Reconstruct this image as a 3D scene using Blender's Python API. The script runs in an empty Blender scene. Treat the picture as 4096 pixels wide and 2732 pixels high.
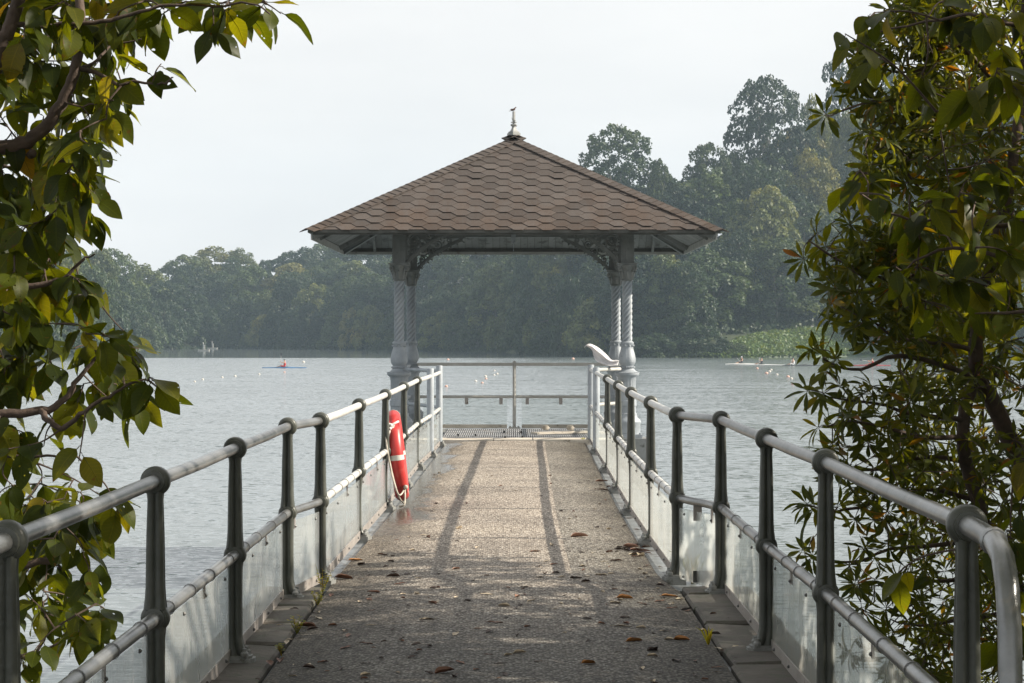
import bpy, math, random
from math import sin, cos, pi, radians as R, sqrt, atan2
from mathutils import Vector, Matrix, Euler, noise as mnoise
random.seed(7)
HAZE = 0.00024                                    # density of the morning haze, per metre
S = bpy.context.scene
COL = S.collection

# ---------------------------------------------------------------- camera
# photograph measured in its own 4096 x 2732 pixels: focal length F, vanishing point (CX, CY), eye height EYE
F, CX, CY, EYE = 8537.0, 2048.0, 1334.5, 1.63
WZ = EYE - 3.8                                   # water level
cd = bpy.data.cameras.new('camera'); cam = bpy.data.objects.new('camera', cd); COL.objects.link(cam)
cam.location = (0, 0, EYE); cam.rotation_euler = (R(90), 0, 0)
cd.sensor_width = 36; cd.lens = 36 * F / 4096; cd.shift_y = -(1366 - CY) / 4096
cd.clip_start = 0.1; cd.clip_end = 6000
S.camera = cam

# ---------------------------------------------------------------- sky, sun, exposure
SUN_EL, SUN_AZ = R(33.5), R(91)                  # azimuth measured clockwise from +Y: the sun stands to the right
W = bpy.data.worlds.new('World'); S.world = W; W.use_nodes = True
nt = W.node_tree; nt.nodes.clear()
wo = nt.nodes.new('ShaderNodeOutputWorld'); bg = nt.nodes.new('ShaderNodeBackground')
sk = nt.nodes.new('ShaderNodeTexSky'); sk.sky_type = 'NISHITA'; sk.sun_disc = False
sk.sun_elevation = SUN_EL; sk.sun_rotation = SUN_AZ
sk.air_density = 1.0; sk.dust_density = 6.0; sk.ozone_density = 1.0; sk.altitude = 0
tc = nt.nodes.new('ShaderNodeTexCoord'); mp = nt.nodes.new('ShaderNodeMapping'); mp.inputs['Scale'].default_value = (1.2, 1.2, 5.0)
nz = nt.nodes.new('ShaderNodeTexNoise'); nz.inputs['Scale'].default_value = 2.2; nz.inputs['Detail'].default_value = 6; nz.inputs['Roughness'].default_value = 0.55
cr = nt.nodes.new('ShaderNodeValToRGB')          # thin veil of high cloud, pale grey blue to white
cr.color_ramp.elements[0].position = 0.36; cr.color_ramp.elements[0].color = (8.5, 8.55, 8.6, 1)
cr.color_ramp.elements[1].position = 0.68; cr.color_ramp.elements[1].color = (10.0, 9.9, 9.75, 1)
mx = nt.nodes.new('ShaderNodeMix'); mx.data_type = 'RGBA'; mx.inputs[0].default_value = 0.9
nt.links.new(tc.outputs['Generated'], mp.inputs['Vector']); nt.links.new(mp.outputs[0], nz.inputs['Vector'])
nt.links.new(nz.outputs[0], cr.inputs[0]); nt.links.new(sk.outputs[0], mx.inputs[6]); nt.links.new(cr.outputs[0], mx.inputs[7])
nt.links.new(mx.outputs[2], bg.inputs[0]); bg.inputs[1].default_value = 0.062
nt.links.new(bg.outputs[0], wo.inputs[0])
sl = bpy.data.lights.new('sun', 'SUN'); sl.energy = 5.0; sl.angle = R(0.53); sl.color = (1.0, 0.91, 0.77)
sun = bpy.data.objects.new('sun', sl); COL.objects.link(sun)
sdir = Vector((sin(SUN_AZ) * cos(SUN_EL), cos(SUN_AZ) * cos(SUN_EL), sin(SUN_EL)))
sun.rotation_euler = sdir.to_track_quat('Z', 'Y').to_euler(); sun.location = (60, 10, 50)
vs = S.view_settings; vs.view_transform = 'Standard'; vs.look = 'None'; vs.gamma = 1; vs.exposure = 0.80
cy = S.cycles
cy.use_denoising = True; cy.max_bounces = 8; cy.diffuse_bounces = 3; cy.glossy_bounces = 3; cy.transmission_bounces = 4
cy.transparent_max_bounces = 16; cy.volume_bounces = 1; cy.caustics_reflective = False; cy.caustics_refractive = False
cy.sample_clamp_indirect = 4

# ---------------------------------------------------------------- pixel helpers
def P(x, y, d): return Vector(((x - CX) / F * d, d, EYE - (y - CY) / F * d))
def PG(x, y, z=0.0):
    d = (EYE - z) * F / (y - CY); return P(x, y, d)
def PW(x, y): return PG(x, y, WZ)
def lerp(a, b, t): return a + (b - a) * t
def interp(tab, x):
    if x <= tab[0][0]: return tab[0][1]
    for (x0, y0), (x1, y1) in zip(tab, tab[1:]):
        if x <= x1: return lerp(y0, y1, (x - x0) / (x1 - x0))
    return tab[-1][1]
def sstep(a, b, x):
    t = min(1, max(0, (x - a) / (b - a))); return t * t * (3 - 2 * t)

# ---------------------------------------------------------------- object helpers
class MB:
    """collects faces, then links them as ONE mesh object"""
    def __init__(s): s.v = []; s.f = []; s.m = []
    def add(s, vs, fs, mi=0):
        o = len(s.v); s.v.extend([tuple(v) for v in vs]); s.f.extend([tuple(i + o for i in f) for f in fs]); s.m.extend([mi] * len(fs)); return s
    def box(s, c, d, rot=None, mi=0, taper=1.0):
        c = Vector(c); x, y, z = d[0] / 2, d[1] / 2, d[2] / 2
        vs = [Vector(p) for p in ((-x, -y, -z), (x, -y, -z), (x, y, -z), (-x, y, -z), (-x * taper, -y * taper, z), (x * taper, -y * taper, z), (x * taper, y * taper, z), (-x * taper, y * taper, z))]
        if rot is not None: vs = [rot @ v for v in vs]
        return s.add([v + c for v in vs], [(3, 2, 1, 0), (4, 5, 6, 7), (0, 1, 5, 4), (1, 2, 6, 5), (2, 3, 7, 6), (3, 0, 4, 7)], mi)
    def bar(s, a, b, w, h, up=(0, 0, 1), mi=0):
        a = Vector(a); b = Vector(b); t = (b - a).normalized(); u = Vector(up); sx = t.cross(u).normalized(); u = sx.cross(t)
        m = Matrix((sx, t, u)).transposed()
        return s.box((a + b) / 2, (w, (b - a).length, h), m, mi)
    def tube(s, pts, r, n=8, cap=True, mi=0):
        pts = [Vector(p) for p in pts]; k = len(pts); rs = r if isinstance(r, (list, tuple)) else [r] * k
        vs = []; fs = []; ref = None
        for i, p in enumerate(pts):
            t = (pts[min(i + 1, k - 1)] - pts[max(i - 1, 0)]).normalized()
            if ref is None: ref = t.orthogonal().normalized()
            ref = (ref - t * ref.dot(t))
            ref = ref.normalized() if ref.length > 1e-6 else t.orthogonal().normalized()
            b = t.cross(ref)
            for j in range(n):
                a = 2 * pi * j / n; vs.append(p + (ref * cos(a) + b * sin(a)) * rs[i])
        for i in range(k - 1):
            for j in range(n):
                j2 = (j + 1) % n; fs.append((i * n + j, i * n + j2, (i + 1) * n + j2, (i + 1) * n + j))
        if cap: fs += [tuple(range(n - 1, -1, -1)), tuple((k - 1) * n + j for j in range(n))]
        return s.add(vs, fs, mi)
    def lathe(s, prof, n=24, c=(0, 0, 0), mod=None, mi=0, cap=True):
        c = Vector(c); vs = []; fs = []
        for (r, z) in prof:
            for j in range(n):
                a = 2 * pi * j / n; rr = r * (mod(a, z) if mod else 1); vs.append(c + Vector((cos(a) * rr, sin(a) * rr, z)))
        k = len(prof)
        for i in range(k - 1):
            for j in range(n):
                j2 = (j + 1) % n; fs.append((i * n + j, i * n + j2, (i + 1) * n + j2, (i + 1) * n + j))
        if cap: fs += [tuple(range(n - 1, -1, -1)), tuple((k - 1) * n + j for j in range(n))]
        return s.add(vs, fs, mi)
    def ball(s, c, r, n=10, m=6, mi=0, sc=(1, 1, 1)):
        c = Vector(c); vs = [c + Vector((0, 0, -r * sc[2]))]; fs = []
        for i in range(1, m):
            b = -pi / 2 + pi * i / m
            for j in range(n):
                a = 2 * pi * j / n; vs.append(c + Vector((cos(a) * cos(b) * r * sc[0], sin(a) * cos(b) * r * sc[1], sin(b) * r * sc[2])))
        vs.append(c + Vector((0, 0, r * sc[2]))); L = len(vs) - 1
        for j in range(n): fs.append((0, 1 + (j + 1) % n, 1 + j))
        for i in range(m - 2):
            for j in range(n):
                a = 1 + i * n + j; b = 1 + i * n + (j + 1) % n; fs.append((a, b, b + n, a + n))
        for j in range(n): fs.append((L, L - n + j, L - n + (j + 1) % n))
        return s.add(vs, fs, mi)
    def prism(s, poly, n0, n1, fr, mi=0):
        """poly: list of (u,v); extruded between heights n0(u,v) and n1(u,v); fr(u,v,n)->Vector"""
        k = len(poly); vs = [fr(u, v, n0(u, v)) for u, v in poly] + [fr(u, v, n1(u, v)) for u, v in poly]
        return s.add(vs, [tuple(range(k - 1, -1, -1)), tuple(range(k, 2 * k))] + [(i, (i + 1) % k, (i + 1) % k + k, i + k) for i in range(k)], mi)
    def mesh(s, name, mats, smooth=None):
        me = bpy.data.meshes.new(name); me.from_pydata(s.v, [], s.f)
        for m in (mats if isinstance(mats, (list, tuple)) else [mats]): me.materials.append(m)
        if any(s.m): me.polygons.foreach_set('material_index', s.m)
        if smooth is not None:
            me.polygons.foreach_set('use_smooth', [True] * len(me.polygons)); me.set_sharp_from_angle(angle=R(smooth))
        me.update(); return me
    def build(s, name, mats, parent=None, smooth=None, loc=None): return link(name, s.mesh(name, mats, smooth), parent, loc)
def link(name, me, parent=None, loc=None, rot=None, sc=None):
    o = bpy.data.objects.new(name, me); COL.objects.link(o)
    if parent is not None: o.parent = parent
    if loc is not None: o.location = loc
    if rot is not None: o.rotation_euler = rot
    if sc is not None: o.scale = sc if isinstance(sc, (tuple, list, Vector)) else (sc,) * 3
    return o
def thing(name, label, cat, loc=(0, 0, 0), rotz=0, group=None):
    o = bpy.data.objects.new(name, None); COL.objects.link(o); o.location = loc; o.rotation_euler = (0, 0, rotz); o.empty_display_size = 0.1
    return tag(o, label, cat, group)
def tag(o, label, cat, group=None):
    o['label'] = label; o['category'] = cat
    if group: o['group'] = group
    return o
def struct(o): o['kind'] = 'structure'; return o
def stuff(o): o['kind'] = 'stuff'; return o

# ---------------------------------------------------------------- materials
def newmat(name):
    m = bpy.data.materials.new(name); m.use_nodes = True; t = m.node_tree; t.nodes.clear()
    out = t.nodes.new('ShaderNodeOutputMaterial'); return m, t, out
def N(t, kind, **kw):
    n = t.nodes.new(kind)
    for k, v in kw.items():
        if k.startswith('i_'): n.inputs[k[2:].replace('_', ' ')].default_value = v
        else: setattr(n, k, v)
    return n
def ramp(t, src, stops):
    r = t.nodes.new('ShaderNodeValToRGB'); e = r.color_ramp.elements
    while len(e) < len(stops): e.new(0.5)
    for el, (p, c) in zip(e, stops): el.position = p; el.color = (*c, 1) if len(c) == 3 else c
    t.links.new(src, r.inputs[0]); return r.outputs[0]
def mixc(t, fac, a, b, mode='MIX'):
    m = t.nodes.new('ShaderNodeMix'); m.data_type = 'RGBA'; m.blend_type = mode
    for i, v in ((0, fac), (6, a), (7, b)):
        if isinstance(v, (int, float)): m.inputs[i].default_value = v
        elif isinstance(v, tuple): m.inputs[i].default_value = (*v, 1)
        else: t.links.new(v, m.inputs[i])
    return m.outputs[2]
def mth(t, op, a, b=None, c=None, clamp=False):
    m = t.nodes.new('ShaderNodeMath'); m.operation = op; m.use_clamp = clamp
    for i, v in enumerate((a, b, c)):
        if v is None: continue
        if isinstance(v, (int, float)): m.inputs[i].default_value = v
        else: t.links.new(v, m.inputs[i])
    return m.outputs[0]
def noise_(t, scale, detail=4, vec=None, rough=0.55, stretch=None):
    n = t.nodes.new('ShaderNodeTexNoise'); n.inputs['Scale'].default_value = scale; n.inputs['Detail'].default_value = detail; n.inputs['Roughness'].default_value = rough
    if vec is not None:
        if stretch:
            mpp = t.nodes.new('ShaderNodeMapping'); mpp.inputs['Scale'].default_value = stretch; t.links.new(vec, mpp.inputs[0]); vec = mpp.outputs[0]
        t.links.new(vec, n.inputs['Vector'])
    return n.outputs[0]
def bump_(t, h, strength, dist):
    b = t.nodes.new('ShaderNodeBump'); b.inputs['Strength'].default_value = strength; b.inputs['Distance'].default_value = dist
    t.links.new(h, b.inputs['Height']); return b.outputs[0]
def surf(name, c1, c2, scale=6, rough=0.6, rough2=None, metal=0.0, bump=0.0, bscale=None, c3=None, s3=20, t3=(0.6, 0.7), stretch=None, spec=0.5, rnd=0.0):
    """weathered surface: two colours mixed by noise in world space, a third as stains, fine relief"""
    m, t, out = newmat(name); b = N(t, 'ShaderNodeBsdfPrincipled')
    pos = N(t, 'ShaderNodeNewGeometry').outputs['Position']
    n1 = noise_(t, scale, 6, pos, 0.6, stretch)
    c = ramp(t, n1, [(0.32, c1), (0.68, c2)])
    if c3 is not None:
        n3 = noise_(t, s3, 5, pos, 0.65, stretch)
        f = ramp(t, n3, [(t3[0], (0, 0, 0)), (t3[1], (1, 1, 1))]); c = mixc(t, f, c, c3)
    if rnd:
        oi = N(t, 'ShaderNodeObjectInfo'); k = mth(t, 'MULTIPLY_ADD', oi.outputs['Random'], 2 * rnd, 1 - rnd)
        hv = N(t, 'ShaderNodeHueSaturation'); t.links.new(c, hv.inputs['Color']); t.links.new(k, hv.inputs['Value']); c = hv.outputs[0]
    t.links.new(c, b.inputs['Base Color']); b.inputs['Metallic'].default_value = metal; b.inputs['Specular IOR Level'].default_value = spec
    if rough2 is not None:
        t.links.new(mth(t, 'MULTIPLY_ADD', n1, rough2 - rough, rough), b.inputs['Roughness'])
    else: b.inputs['Roughness'].default_value = rough
    if bump: t.links.new(bump_(t, noise_(t, bscale or scale * 8, 5, pos, 0.6), bump, 0.01), b.inputs['Normal'])
    t.links.new(b.outputs[0], out.inputs[0]); return m
def leafmat(name, stops, trans=0.5, spots=None, rough=0.45, sscale=18, holes=0.0):
    """leaf: colour by individual leaf, veins, brown spots and nibbled holes, light shining through"""
    m, t, out = newmat(name)
    ge = N(t, 'ShaderNodeNewGeometry'); oi = N(t, 'ShaderNodeObjectInfo')
    k = mth(t, 'FRACT', mth(t, 'ADD', ge.outputs['Random Per Island'], oi.outputs['Random']))
    c = ramp(t, k, stops)
    n = noise_(t, 9, 3, ge.outputs['Position']); c = mixc(t, 0.35, c, ramp(t, n, [(0.3, (0.35, 0.35, 0.35)), (0.7, (1, 1, 1))]), 'MULTIPLY')
    at = N(t, 'ShaderNodeAttribute', attribute_name='leafuv'); sp = N(t, 'ShaderNodeSeparateXYZ'); t.links.new(at.outputs['Vector'], sp.inputs[0])
    aq = mth(t, 'ABSOLUTE', sp.outputs['Y']); sv = mth(t, 'FRACT', mth(t, 'MULTIPLY', mth(t, 'SUBTRACT', sp.outputs['X'], mth(t, 'MULTIPLY', aq, 0.16)), 9.0))
    vein = mth(t, 'MAXIMUM', mth(t, 'LESS_THAN', aq, 0.055), mth(t, 'MULTIPLY', mth(t, 'LESS_THAN', sv, 0.12), 0.6))
    c = mixc(t, mth(t, 'MULTIPLY', vein, 0.55), c, mixc(t, 1.0, c, (1.9, 1.7, 1.5), 'MULTIPLY'))
    if spots is not None:
        n2 = noise_(t, sscale, 5, ge.outputs['Position'], 0.7); rim = mth(t, 'MULTIPLY', mth(t, 'POWER', mth(t, 'MAXIMUM', aq, sp.outputs['X']), 6.0), 0.07)
        f = ramp(t, mth(t, 'ADD', n2, rim), [(0.64, (0, 0, 0)), (0.69, (1, 1, 1))]); c = mixc(t, f, c, spots)
    b = N(t, 'ShaderNodeBsdfPrincipled'); b.inputs['Roughness'].default_value = rough; b.inputs['Specular IOR Level'].default_value = 0.22
    t.links.new(c, b.inputs['Base Color'])
    tr = N(t, 'ShaderNodeBsdfTranslucent'); c2 = mixc(t, 1.0, c, (3.2, 2.6, 0.4), 'MULTIPLY'); t.links.new(c2, tr.inputs[0])
    ms = N(t, 'ShaderNodeMixShader'); ms.inputs[0].default_value = trans
    t.links.new(b.outputs[0], ms.inputs[1]); t.links.new(tr.outputs[0], ms.inputs[2]); res = ms.outputs[0]
    if holes:
        hn = noise_(t, 42, 1, ge.outputs['Position'], 0.4); hf = mth(t, 'GREATER_THAN', hn, holes); tp = N(t, 'ShaderNodeBsdfTransparent'); m2 = N(t, 'ShaderNodeMixShader')
        t.links.new(hf, m2.inputs[0]); t.links.new(res, m2.inputs[1]); t.links.new(tp.outputs[0], m2.inputs[2]); res = m2.outputs[0]
    t.links.new(res, out.inputs[0]); return m
def forestmat(name, stops):
    """foliage seen from afar: hue by tree, brightness by leaf clump"""
    m, t, out = newmat(name); ge = N(t, 'ShaderNodeNewGeometry'); oi = N(t, 'ShaderNodeObjectInfo')
    c = ramp(t, oi.outputs['Random'], stops)
    k = mth(t, 'MULTIPLY_ADD', ge.outputs['Random Per Island'], 0.7, 0.65); hv = N(t, 'ShaderNodeHueSaturation'); t.links.new(c, hv.inputs['Color']); t.links.new(k, hv.inputs['Value']); c = hv.outputs[0]
    nz_ = noise_(t, 0.16, 3, ge.outputs['Position']); c = mixc(t, ramp(t, nz_, [(0.5, (0, 0, 0)), (0.72, (1, 1, 1))]), c, mixc(t, 1.0, c, (1.9, 1.5, 1.0), 'MULTIPLY'))
    b = N(t, 'ShaderNodeBsdfPrincipled'); b.inputs['Roughness'].default_value = 0.5; b.inputs['Specular IOR Level'].default_value = 0.3; t.links.new(c, b.inputs['Base Color'])
    tr = N(t, 'ShaderNodeBsdfTranslucent'); t.links.new(mixc(t, 1.0, c, (1.4, 1.3, 0.5), 'MULTIPLY'), tr.inputs[0]); ms = N(t, 'ShaderNodeMixShader'); ms.inputs[0].default_value = 0.3
    t.links.new(b.outputs[0], ms.inputs[1]); t.links.new(tr.outputs[0], ms.inputs[2]); t.links.new(ms.outputs[0], out.inputs[0]); return m
# ================================================================ THE SETTING
def m_water():
    m, t, out = newmat('water'); b = N(t, 'ShaderNodeBsdfPrincipled')
    pos = N(t, 'ShaderNodeNewGeometry').outputs['Position']
    sp = N(t, 'ShaderNodeSeparateXYZ'); t.links.new(pos, sp.inputs[0])
    def slope(scale, st, det):
        mpp = N(t, 'ShaderNodeMapping'); mpp.inputs['Scale'].default_value = st; t.links.new(pos, mpp.inputs[0])
        n = N(t, 'ShaderNodeTexNoise'); n.inputs['Scale'].default_value = scale; n.inputs['Detail'].default_value = det; n.inputs['Roughness'].default_value = 0.6
        t.links.new(mpp.outputs[0], n.inputs['Vector']); v = N(t, 'ShaderNodeVectorMath', operation='SUBTRACT'); t.links.new(n.outputs['Color'], v.inputs[0]); v.inputs[1].default_value = (0.5, 0.5, 0.5); return v.outputs[0]
    a = slope(6.5, (0.45, 1.2, 1), 4); c = slope(0.22, (0.6, 1.5, 1), 3)
    ad = N(t, 'ShaderNodeVectorMath', operation='ADD'); t.links.new(a, ad.inputs[0])
    sc = N(t, 'ShaderNodeVectorMath', operation='SCALE'); t.links.new(c, sc.inputs[0]); sc.inputs['Scale'].default_value = 0.22; t.links.new(sc.outputs[0], ad.inputs[1])
    # the lee of the far wood lies calm, broken by streaks of wind
    wn = noise_(t, 0.02, 4, pos, 0.6, (0.5, 2.2, 1)); yy = mth(t, 'MULTIPLY_ADD', wn, 120.0, sp.outputs['Y'])
    mr = N(t, 'ShaderNodeMapRange'); mr.interpolation_type = 'SMOOTHSTEP'; t.links.new(yy, mr.inputs[0])
    for i, v in zip((1, 2, 3, 4), (365, 405, 1.0, 0.03)): mr.inputs[i].default_value = v
    # patches of livelier and smoother water
    pn = noise_(t, 0.035, 3, pos, 0.5, (0.4, 1.4, 1)); pf = mth(t, 'MULTIPLY_ADD', pn, 0.9, 0.55)
    amp = mth(t, 'MULTIPLY', mth(t, 'MULTIPLY', mr.outputs[0], pf), 0.85)
    s2 = N(t, 'ShaderNodeVectorMath', operation='SCALE'); t.links.new(ad.outputs[0], s2.inputs[0]); t.links.new(amp, s2.inputs['Scale'])
    m3 = N(t, 'ShaderNodeVectorMath', operation='MULTIPLY'); t.links.new(s2.outputs[0], m3.inputs[0]); m3.inputs[1].default_value = (0.7, 1.0, 0)
    # the breeze blows towards the jetty: every ripple leans that way
    wb = N(t, 'ShaderNodeCombineXYZ'); t.links.new(mth(t, 'MULTIPLY', amp, -0.085), wb.inputs[1]); wb.inputs[2].default_value = 1.0
    a3 = N(t, 'ShaderNodeVectorMath', operation='ADD'); t.links.new(m3.outputs[0], a3.inputs[0]); t.links.new(wb.outputs[0], a3.inputs[1])
    nn = N(t, 'ShaderNodeVectorMath', operation='NORMALIZE'); t.links.new(a3.outputs[0], nn.inputs[0]); t.links.new(nn.outputs[0], b.inputs['Normal'])
    b.inputs['Base Color'].default_value = (0.15, 0.178, 0.188, 1); b.inputs['Roughness'].default_value = 0.06; b.inputs['IOR'].default_value = 1.44; b.inputs['Specular IOR Level'].default_value = 0.5
    t.links.new(b.outputs[0], out.inputs[0]); return m
mb = MB(); mb.add([(-750, -250, WZ), (750, -250, WZ), (750, 1150, WZ), (-750, 1150, WZ)], [(0, 1, 2, 3)])
struct(mb.build('water', m_water()))

# ---- far hills behind the water: shore line and skyline measured along the picture
SHORE = [(-3000, 1470), (0, 1441), (100, 1436), (330, 1416), (560, 1399), (900, 1394), (1300, 1398), (1700, 1403), (2050, 1411), (2250, 1424), (2600, 1431), (3000, 1430), (3400, 1426), (4096, 1424), (7000, 1424)]
SKYL = [(-3000, 1000), (0, 1000), (250, 1045), (430, 1030), (545, 1100), (620, 1085), (720, 1045), (870, 1005), (960, 1010), (1010, 1050), (1090, 1020), (1180, 1015), (1300, 985), (1420, 965), (1650, 930), (1900, 880), (2150, 800), (2320, 720), (2650, 720), (2800, 690), (2950, 600), (3200, 520), (3400, 480), (3700, 430), (4096, 420), (7000, 420)]
def shore_d(x): return 3.8 * F / (interp(SHORE, x) - CY)
TOPD = 85.0
def crest_z(x):
    d = shore_d(x) + TOPD; z = EYE + (CY - interp(SKYL, x)) / F * d; return max(1.0, z - 15.0)
def ground_z(x, s):
    if s < 0: return WZ - 0.25 + 0.12 * s
    return WZ - 0.25 + (crest_z(x) - WZ) * (sstep(0, 1, 0.12 + 0.88 * min(1, s / TOPD)) - sstep(0, 1, 0.12)) / (1 - sstep(0, 1, 0.12)) * 1.0 + min(s, 6) * 0.06
def hill_pt(x, s):
    d = shore_d(x) + s; return Vector(((x - CX) / F * d, d, ground_z(x, s)))
M_soil = surf('forest_soil', (0.020, 0.030, 0.012), (0.05, 0.065, 0.025), 0.3, 0.95)
mb = MB(); xs = list(range(-2600, 6800, 100)); ss = [-8, -2, 0, 3, 8, 15, 25, 40, 55, 70, 85, 120, 200, 300]
for x in xs:
    for s_ in ss:
        p = hill_pt(x, min(s_, 85)) if s_ <= 85 else hill_pt(x, 85)
        if s_ > 85: d = shore_d(x) + s_; p = Vector(((x - CX) / F * d, d, p.z - 0.01 * (s_ - 85)))
        mb.v.append(tuple(p))
n = len(ss)
mb.f = [(i * n + j, (i + 1) * n + j, (i + 1) * n + j + 1, i * n + j + 1) for i in range(len(xs) - 1) for j in range(n - 1)]; mb.m = [0] * len(mb.f)
struct(mb.build('hillside', M_soil, smooth=60))

# ---- near bank on which the photographer and the two near trees stand
def bank_z(X, Y):
    y1 = 1.0
    if X > 3: y1 = lerp(1, 10, sstep(3, 4.6, X))
    if X < -3: y1 = lerp(1, 5, sstep(3, 5, -X))
    return -0.45 - 2.6 * sstep(0, 7, Y - y1) + 0.12 * mnoise.noise((X * 0.6, Y * 0.6, 0)) - (0.0 if abs(X) > 1.7 else 0.25)
M_bank = surf('bank_soil', (0.045, 0.035, 0.022), (0.05, 0.06, 0.022), 1.5, 0.95, bump=0.6, bscale=30)
mb = MB(); gx = [i * 0.5 for i in range(-50, 51)]; gy = [i * 0.6 - 12 for i in range(0, 52)]
mb.v = [(X, Y, bank_z(X, Y)) for X in gx for Y in gy]; n = len(gy)
mb.f = [(i * n + j, (i + 1) * n + j, (i + 1) * n + j + 1, i * n + j + 1) for i in range(len(gx) - 1) for j in range(n - 1)]; mb.m = [0] * len(mb.f)
struct(mb.build('lake_bank', M_bank, smooth=60))

# ---- walkway: concrete deck on piers, crowned exposed-aggregate paving, edge stones
def m_paving():
    m, t, out = newmat('exposed_aggregate'); b = N(t, 'ShaderNodeBsdfPrincipled')
    pos = N(t, 'ShaderNodeNewGeometry').outputs['Position']; sp = N(t, 'ShaderNodeSeparateXYZ'); t.links.new(pos, sp.inputs[0])
    wv = N(t, 'ShaderNodeTexNoise'); wv.inputs['Scale'].default_value = 60; t.links.new(pos, wv.inputs['Vector'])
    vv = N(t, 'ShaderNodeVectorMath', operation='SCALE'); t.links.new(wv.outputs['Color'], vv.inputs[0]); vv.inputs['Scale'].default_value = 0.012
    va = N(t, 'ShaderNodeVectorMath', operation='ADD'); t.links.new(pos, va.inputs[0]); t.links.new(vv.outputs[0], va.inputs[1])
    vo = N(t, 'ShaderNodeTexVoronoi'); vo.inputs['Scale'].default_value = 62; t.links.new(va.outputs[0], vo.inputs['Vector'])
    sx = N(t, 'ShaderNodeSeparateColor'); t.links.new(vo.outputs['Color'], sx.inputs[0])
    peb = ramp(t, sx.outputs[0], [(0.0, (0.15, 0.135, 0.125)), (0.25, (0.30, 0.262, 0.225)), (0.55, (0.46, 0.405, 0.35)), (0.8, (0.62, 0.56, 0.49)), (1.0, (0.78, 0.73, 0.66))])
    mort = ramp(t, vo.outputs['Distance'], [(0.35, (1, 1, 1)), (0.62, (0.30, 0.28, 0.26))])
    c = mixc(t, 1.0, peb, mort, 'MULTIPLY')
    big = noise_(t, 0.9, 5, pos, 0.6); c = mixc(t, 0.75, c, ramp(t, big, [(0.3, (0.52, 0.50, 0.48)), (0.5, (0.92, 0.90, 0.87)), (0.7, (1.12, 1.1, 1.04))]), 'MULTIPLY')
    # sides stay damp and mossy, foot-worn middle is pale; nearer the land tree shade is painted into the colour
    e1 = noise_(t, 1.1, 5, pos, 0.65, (1, 0.5, 1)); ax = mth(t, 'ABSOLUTE', sp.outputs['X']); ed = mth(t, 'MULTIPLY_ADD', e1, 0.9, ax)
    edge = ramp(t, mth(t, 'MULTIPLY', ed, 0.5), [(0.52, (0, 0, 0)), (0.72, (1, 1, 1))])
    c = mixc(t, mth(t, 'MULTIPLY', edge, 0.75), c, mixc(t, 1.0, c, (0.42, 0.40, 0.36), 'MULTIPLY'))
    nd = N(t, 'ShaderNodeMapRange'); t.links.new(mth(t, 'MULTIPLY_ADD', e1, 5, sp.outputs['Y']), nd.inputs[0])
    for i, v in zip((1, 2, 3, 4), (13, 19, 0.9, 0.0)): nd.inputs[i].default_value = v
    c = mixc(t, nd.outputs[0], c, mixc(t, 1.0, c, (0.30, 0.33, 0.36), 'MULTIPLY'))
    # puddled strip by the left railing
    pw = noise_(t, 1.6, 4, pos, 0.6, (1, 0.45, 1)); lx = N(t, 'ShaderNodeMapRange'); t.links.new(sp.outputs['X'], lx.inputs[0])
    for i, v in zip((1, 2, 3, 4), (-1.12, -0.45, 0.62, 0.0)): lx.inputs[i].default_value = v
    ly = N(t, 'ShaderNodeMapRange'); t.links.new(sp.outputs['Y'], ly.inputs[0])
    for i, v in zip((1, 2, 3, 4), (14.5, 19, 0.0, 1.0)): ly.inputs[i].default_value = v
    wet = mth(t, 'MULTIPLY', ramp(t, mth(t, 'ADD', pw, mth(t, 'MULTIPLY', lx.outputs[0], ly.outputs[0])), [(0.78, (0, 0, 0)), (0.9, (1, 1, 1))]), ly.outputs[0])
    c = mixc(t, wet, c, mixc(t, 1.0, c, (0.5, 0.5, 0.5), 'MULTIPLY'))
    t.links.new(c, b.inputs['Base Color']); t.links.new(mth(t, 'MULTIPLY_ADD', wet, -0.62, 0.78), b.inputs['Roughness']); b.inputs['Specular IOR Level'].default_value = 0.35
    hb = mth(t, 'MULTIPLY', mth(t, 'SUBTRACT', 1.0, vo.outputs['Distance']), mth(t, 'SUBTRACT', 1.0, mth(t, 'MULTIPLY', wet, 0.9)))
    t.links.new(bump_(t, hb, 0.9, 0.008), b.inputs['Normal']); t.links.new(b.outputs[0], out.inputs[0]); return m
LE = [(-6, -1.17), (10, -1.165), (14.3, -1.17), (20, -1.08), (30, -0.99), (32, -0.985)]      # paving edges
RE = [(-6, 1.06), (10, 1.055), (13.6, 1.06), (14.2, 0.98), (20, 0.985), (30, 1.08), (32, 1.10)]
def crown(X, Y):
    a, b_ = interp(LE, Y), interp(RE, Y); u = (2 * X - a - b_) / (b_ - a); return 0.035 * (1 - u * u)
mb = MB(); ys = [-6, -3, 0] + [2 + i * 0.5 for i in range(60)] + [31.86]; nx = 13
for Y in ys:
    a, b_ = interp(LE, Y), interp(RE, Y)
    for i in range(nx):
        X = lerp(a, b_, i / (nx - 1)); mb.v.append((X, Y, crown(X, Y) + 0.004 * mnoise.noise((X * 2, Y * 1.2, 3))))
mb.f = [(j * nx + i, j * nx + i + 1, (j + 1) * nx + i + 1, (j + 1) * nx + i) for j in range(len(ys) - 1) for i in range(nx - 1)]; mb.m = [0] * len(mb.f)
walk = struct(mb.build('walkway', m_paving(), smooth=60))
M_conc = surf('deck_concrete', (0.17, 0.18, 0.18), (0.30, 0.31, 0.31), 3, 0.8, bump=0.4, bscale=40, c3=(0.06, 0.06, 0.055), s3=6, t3=(0.52, 0.66))
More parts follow.
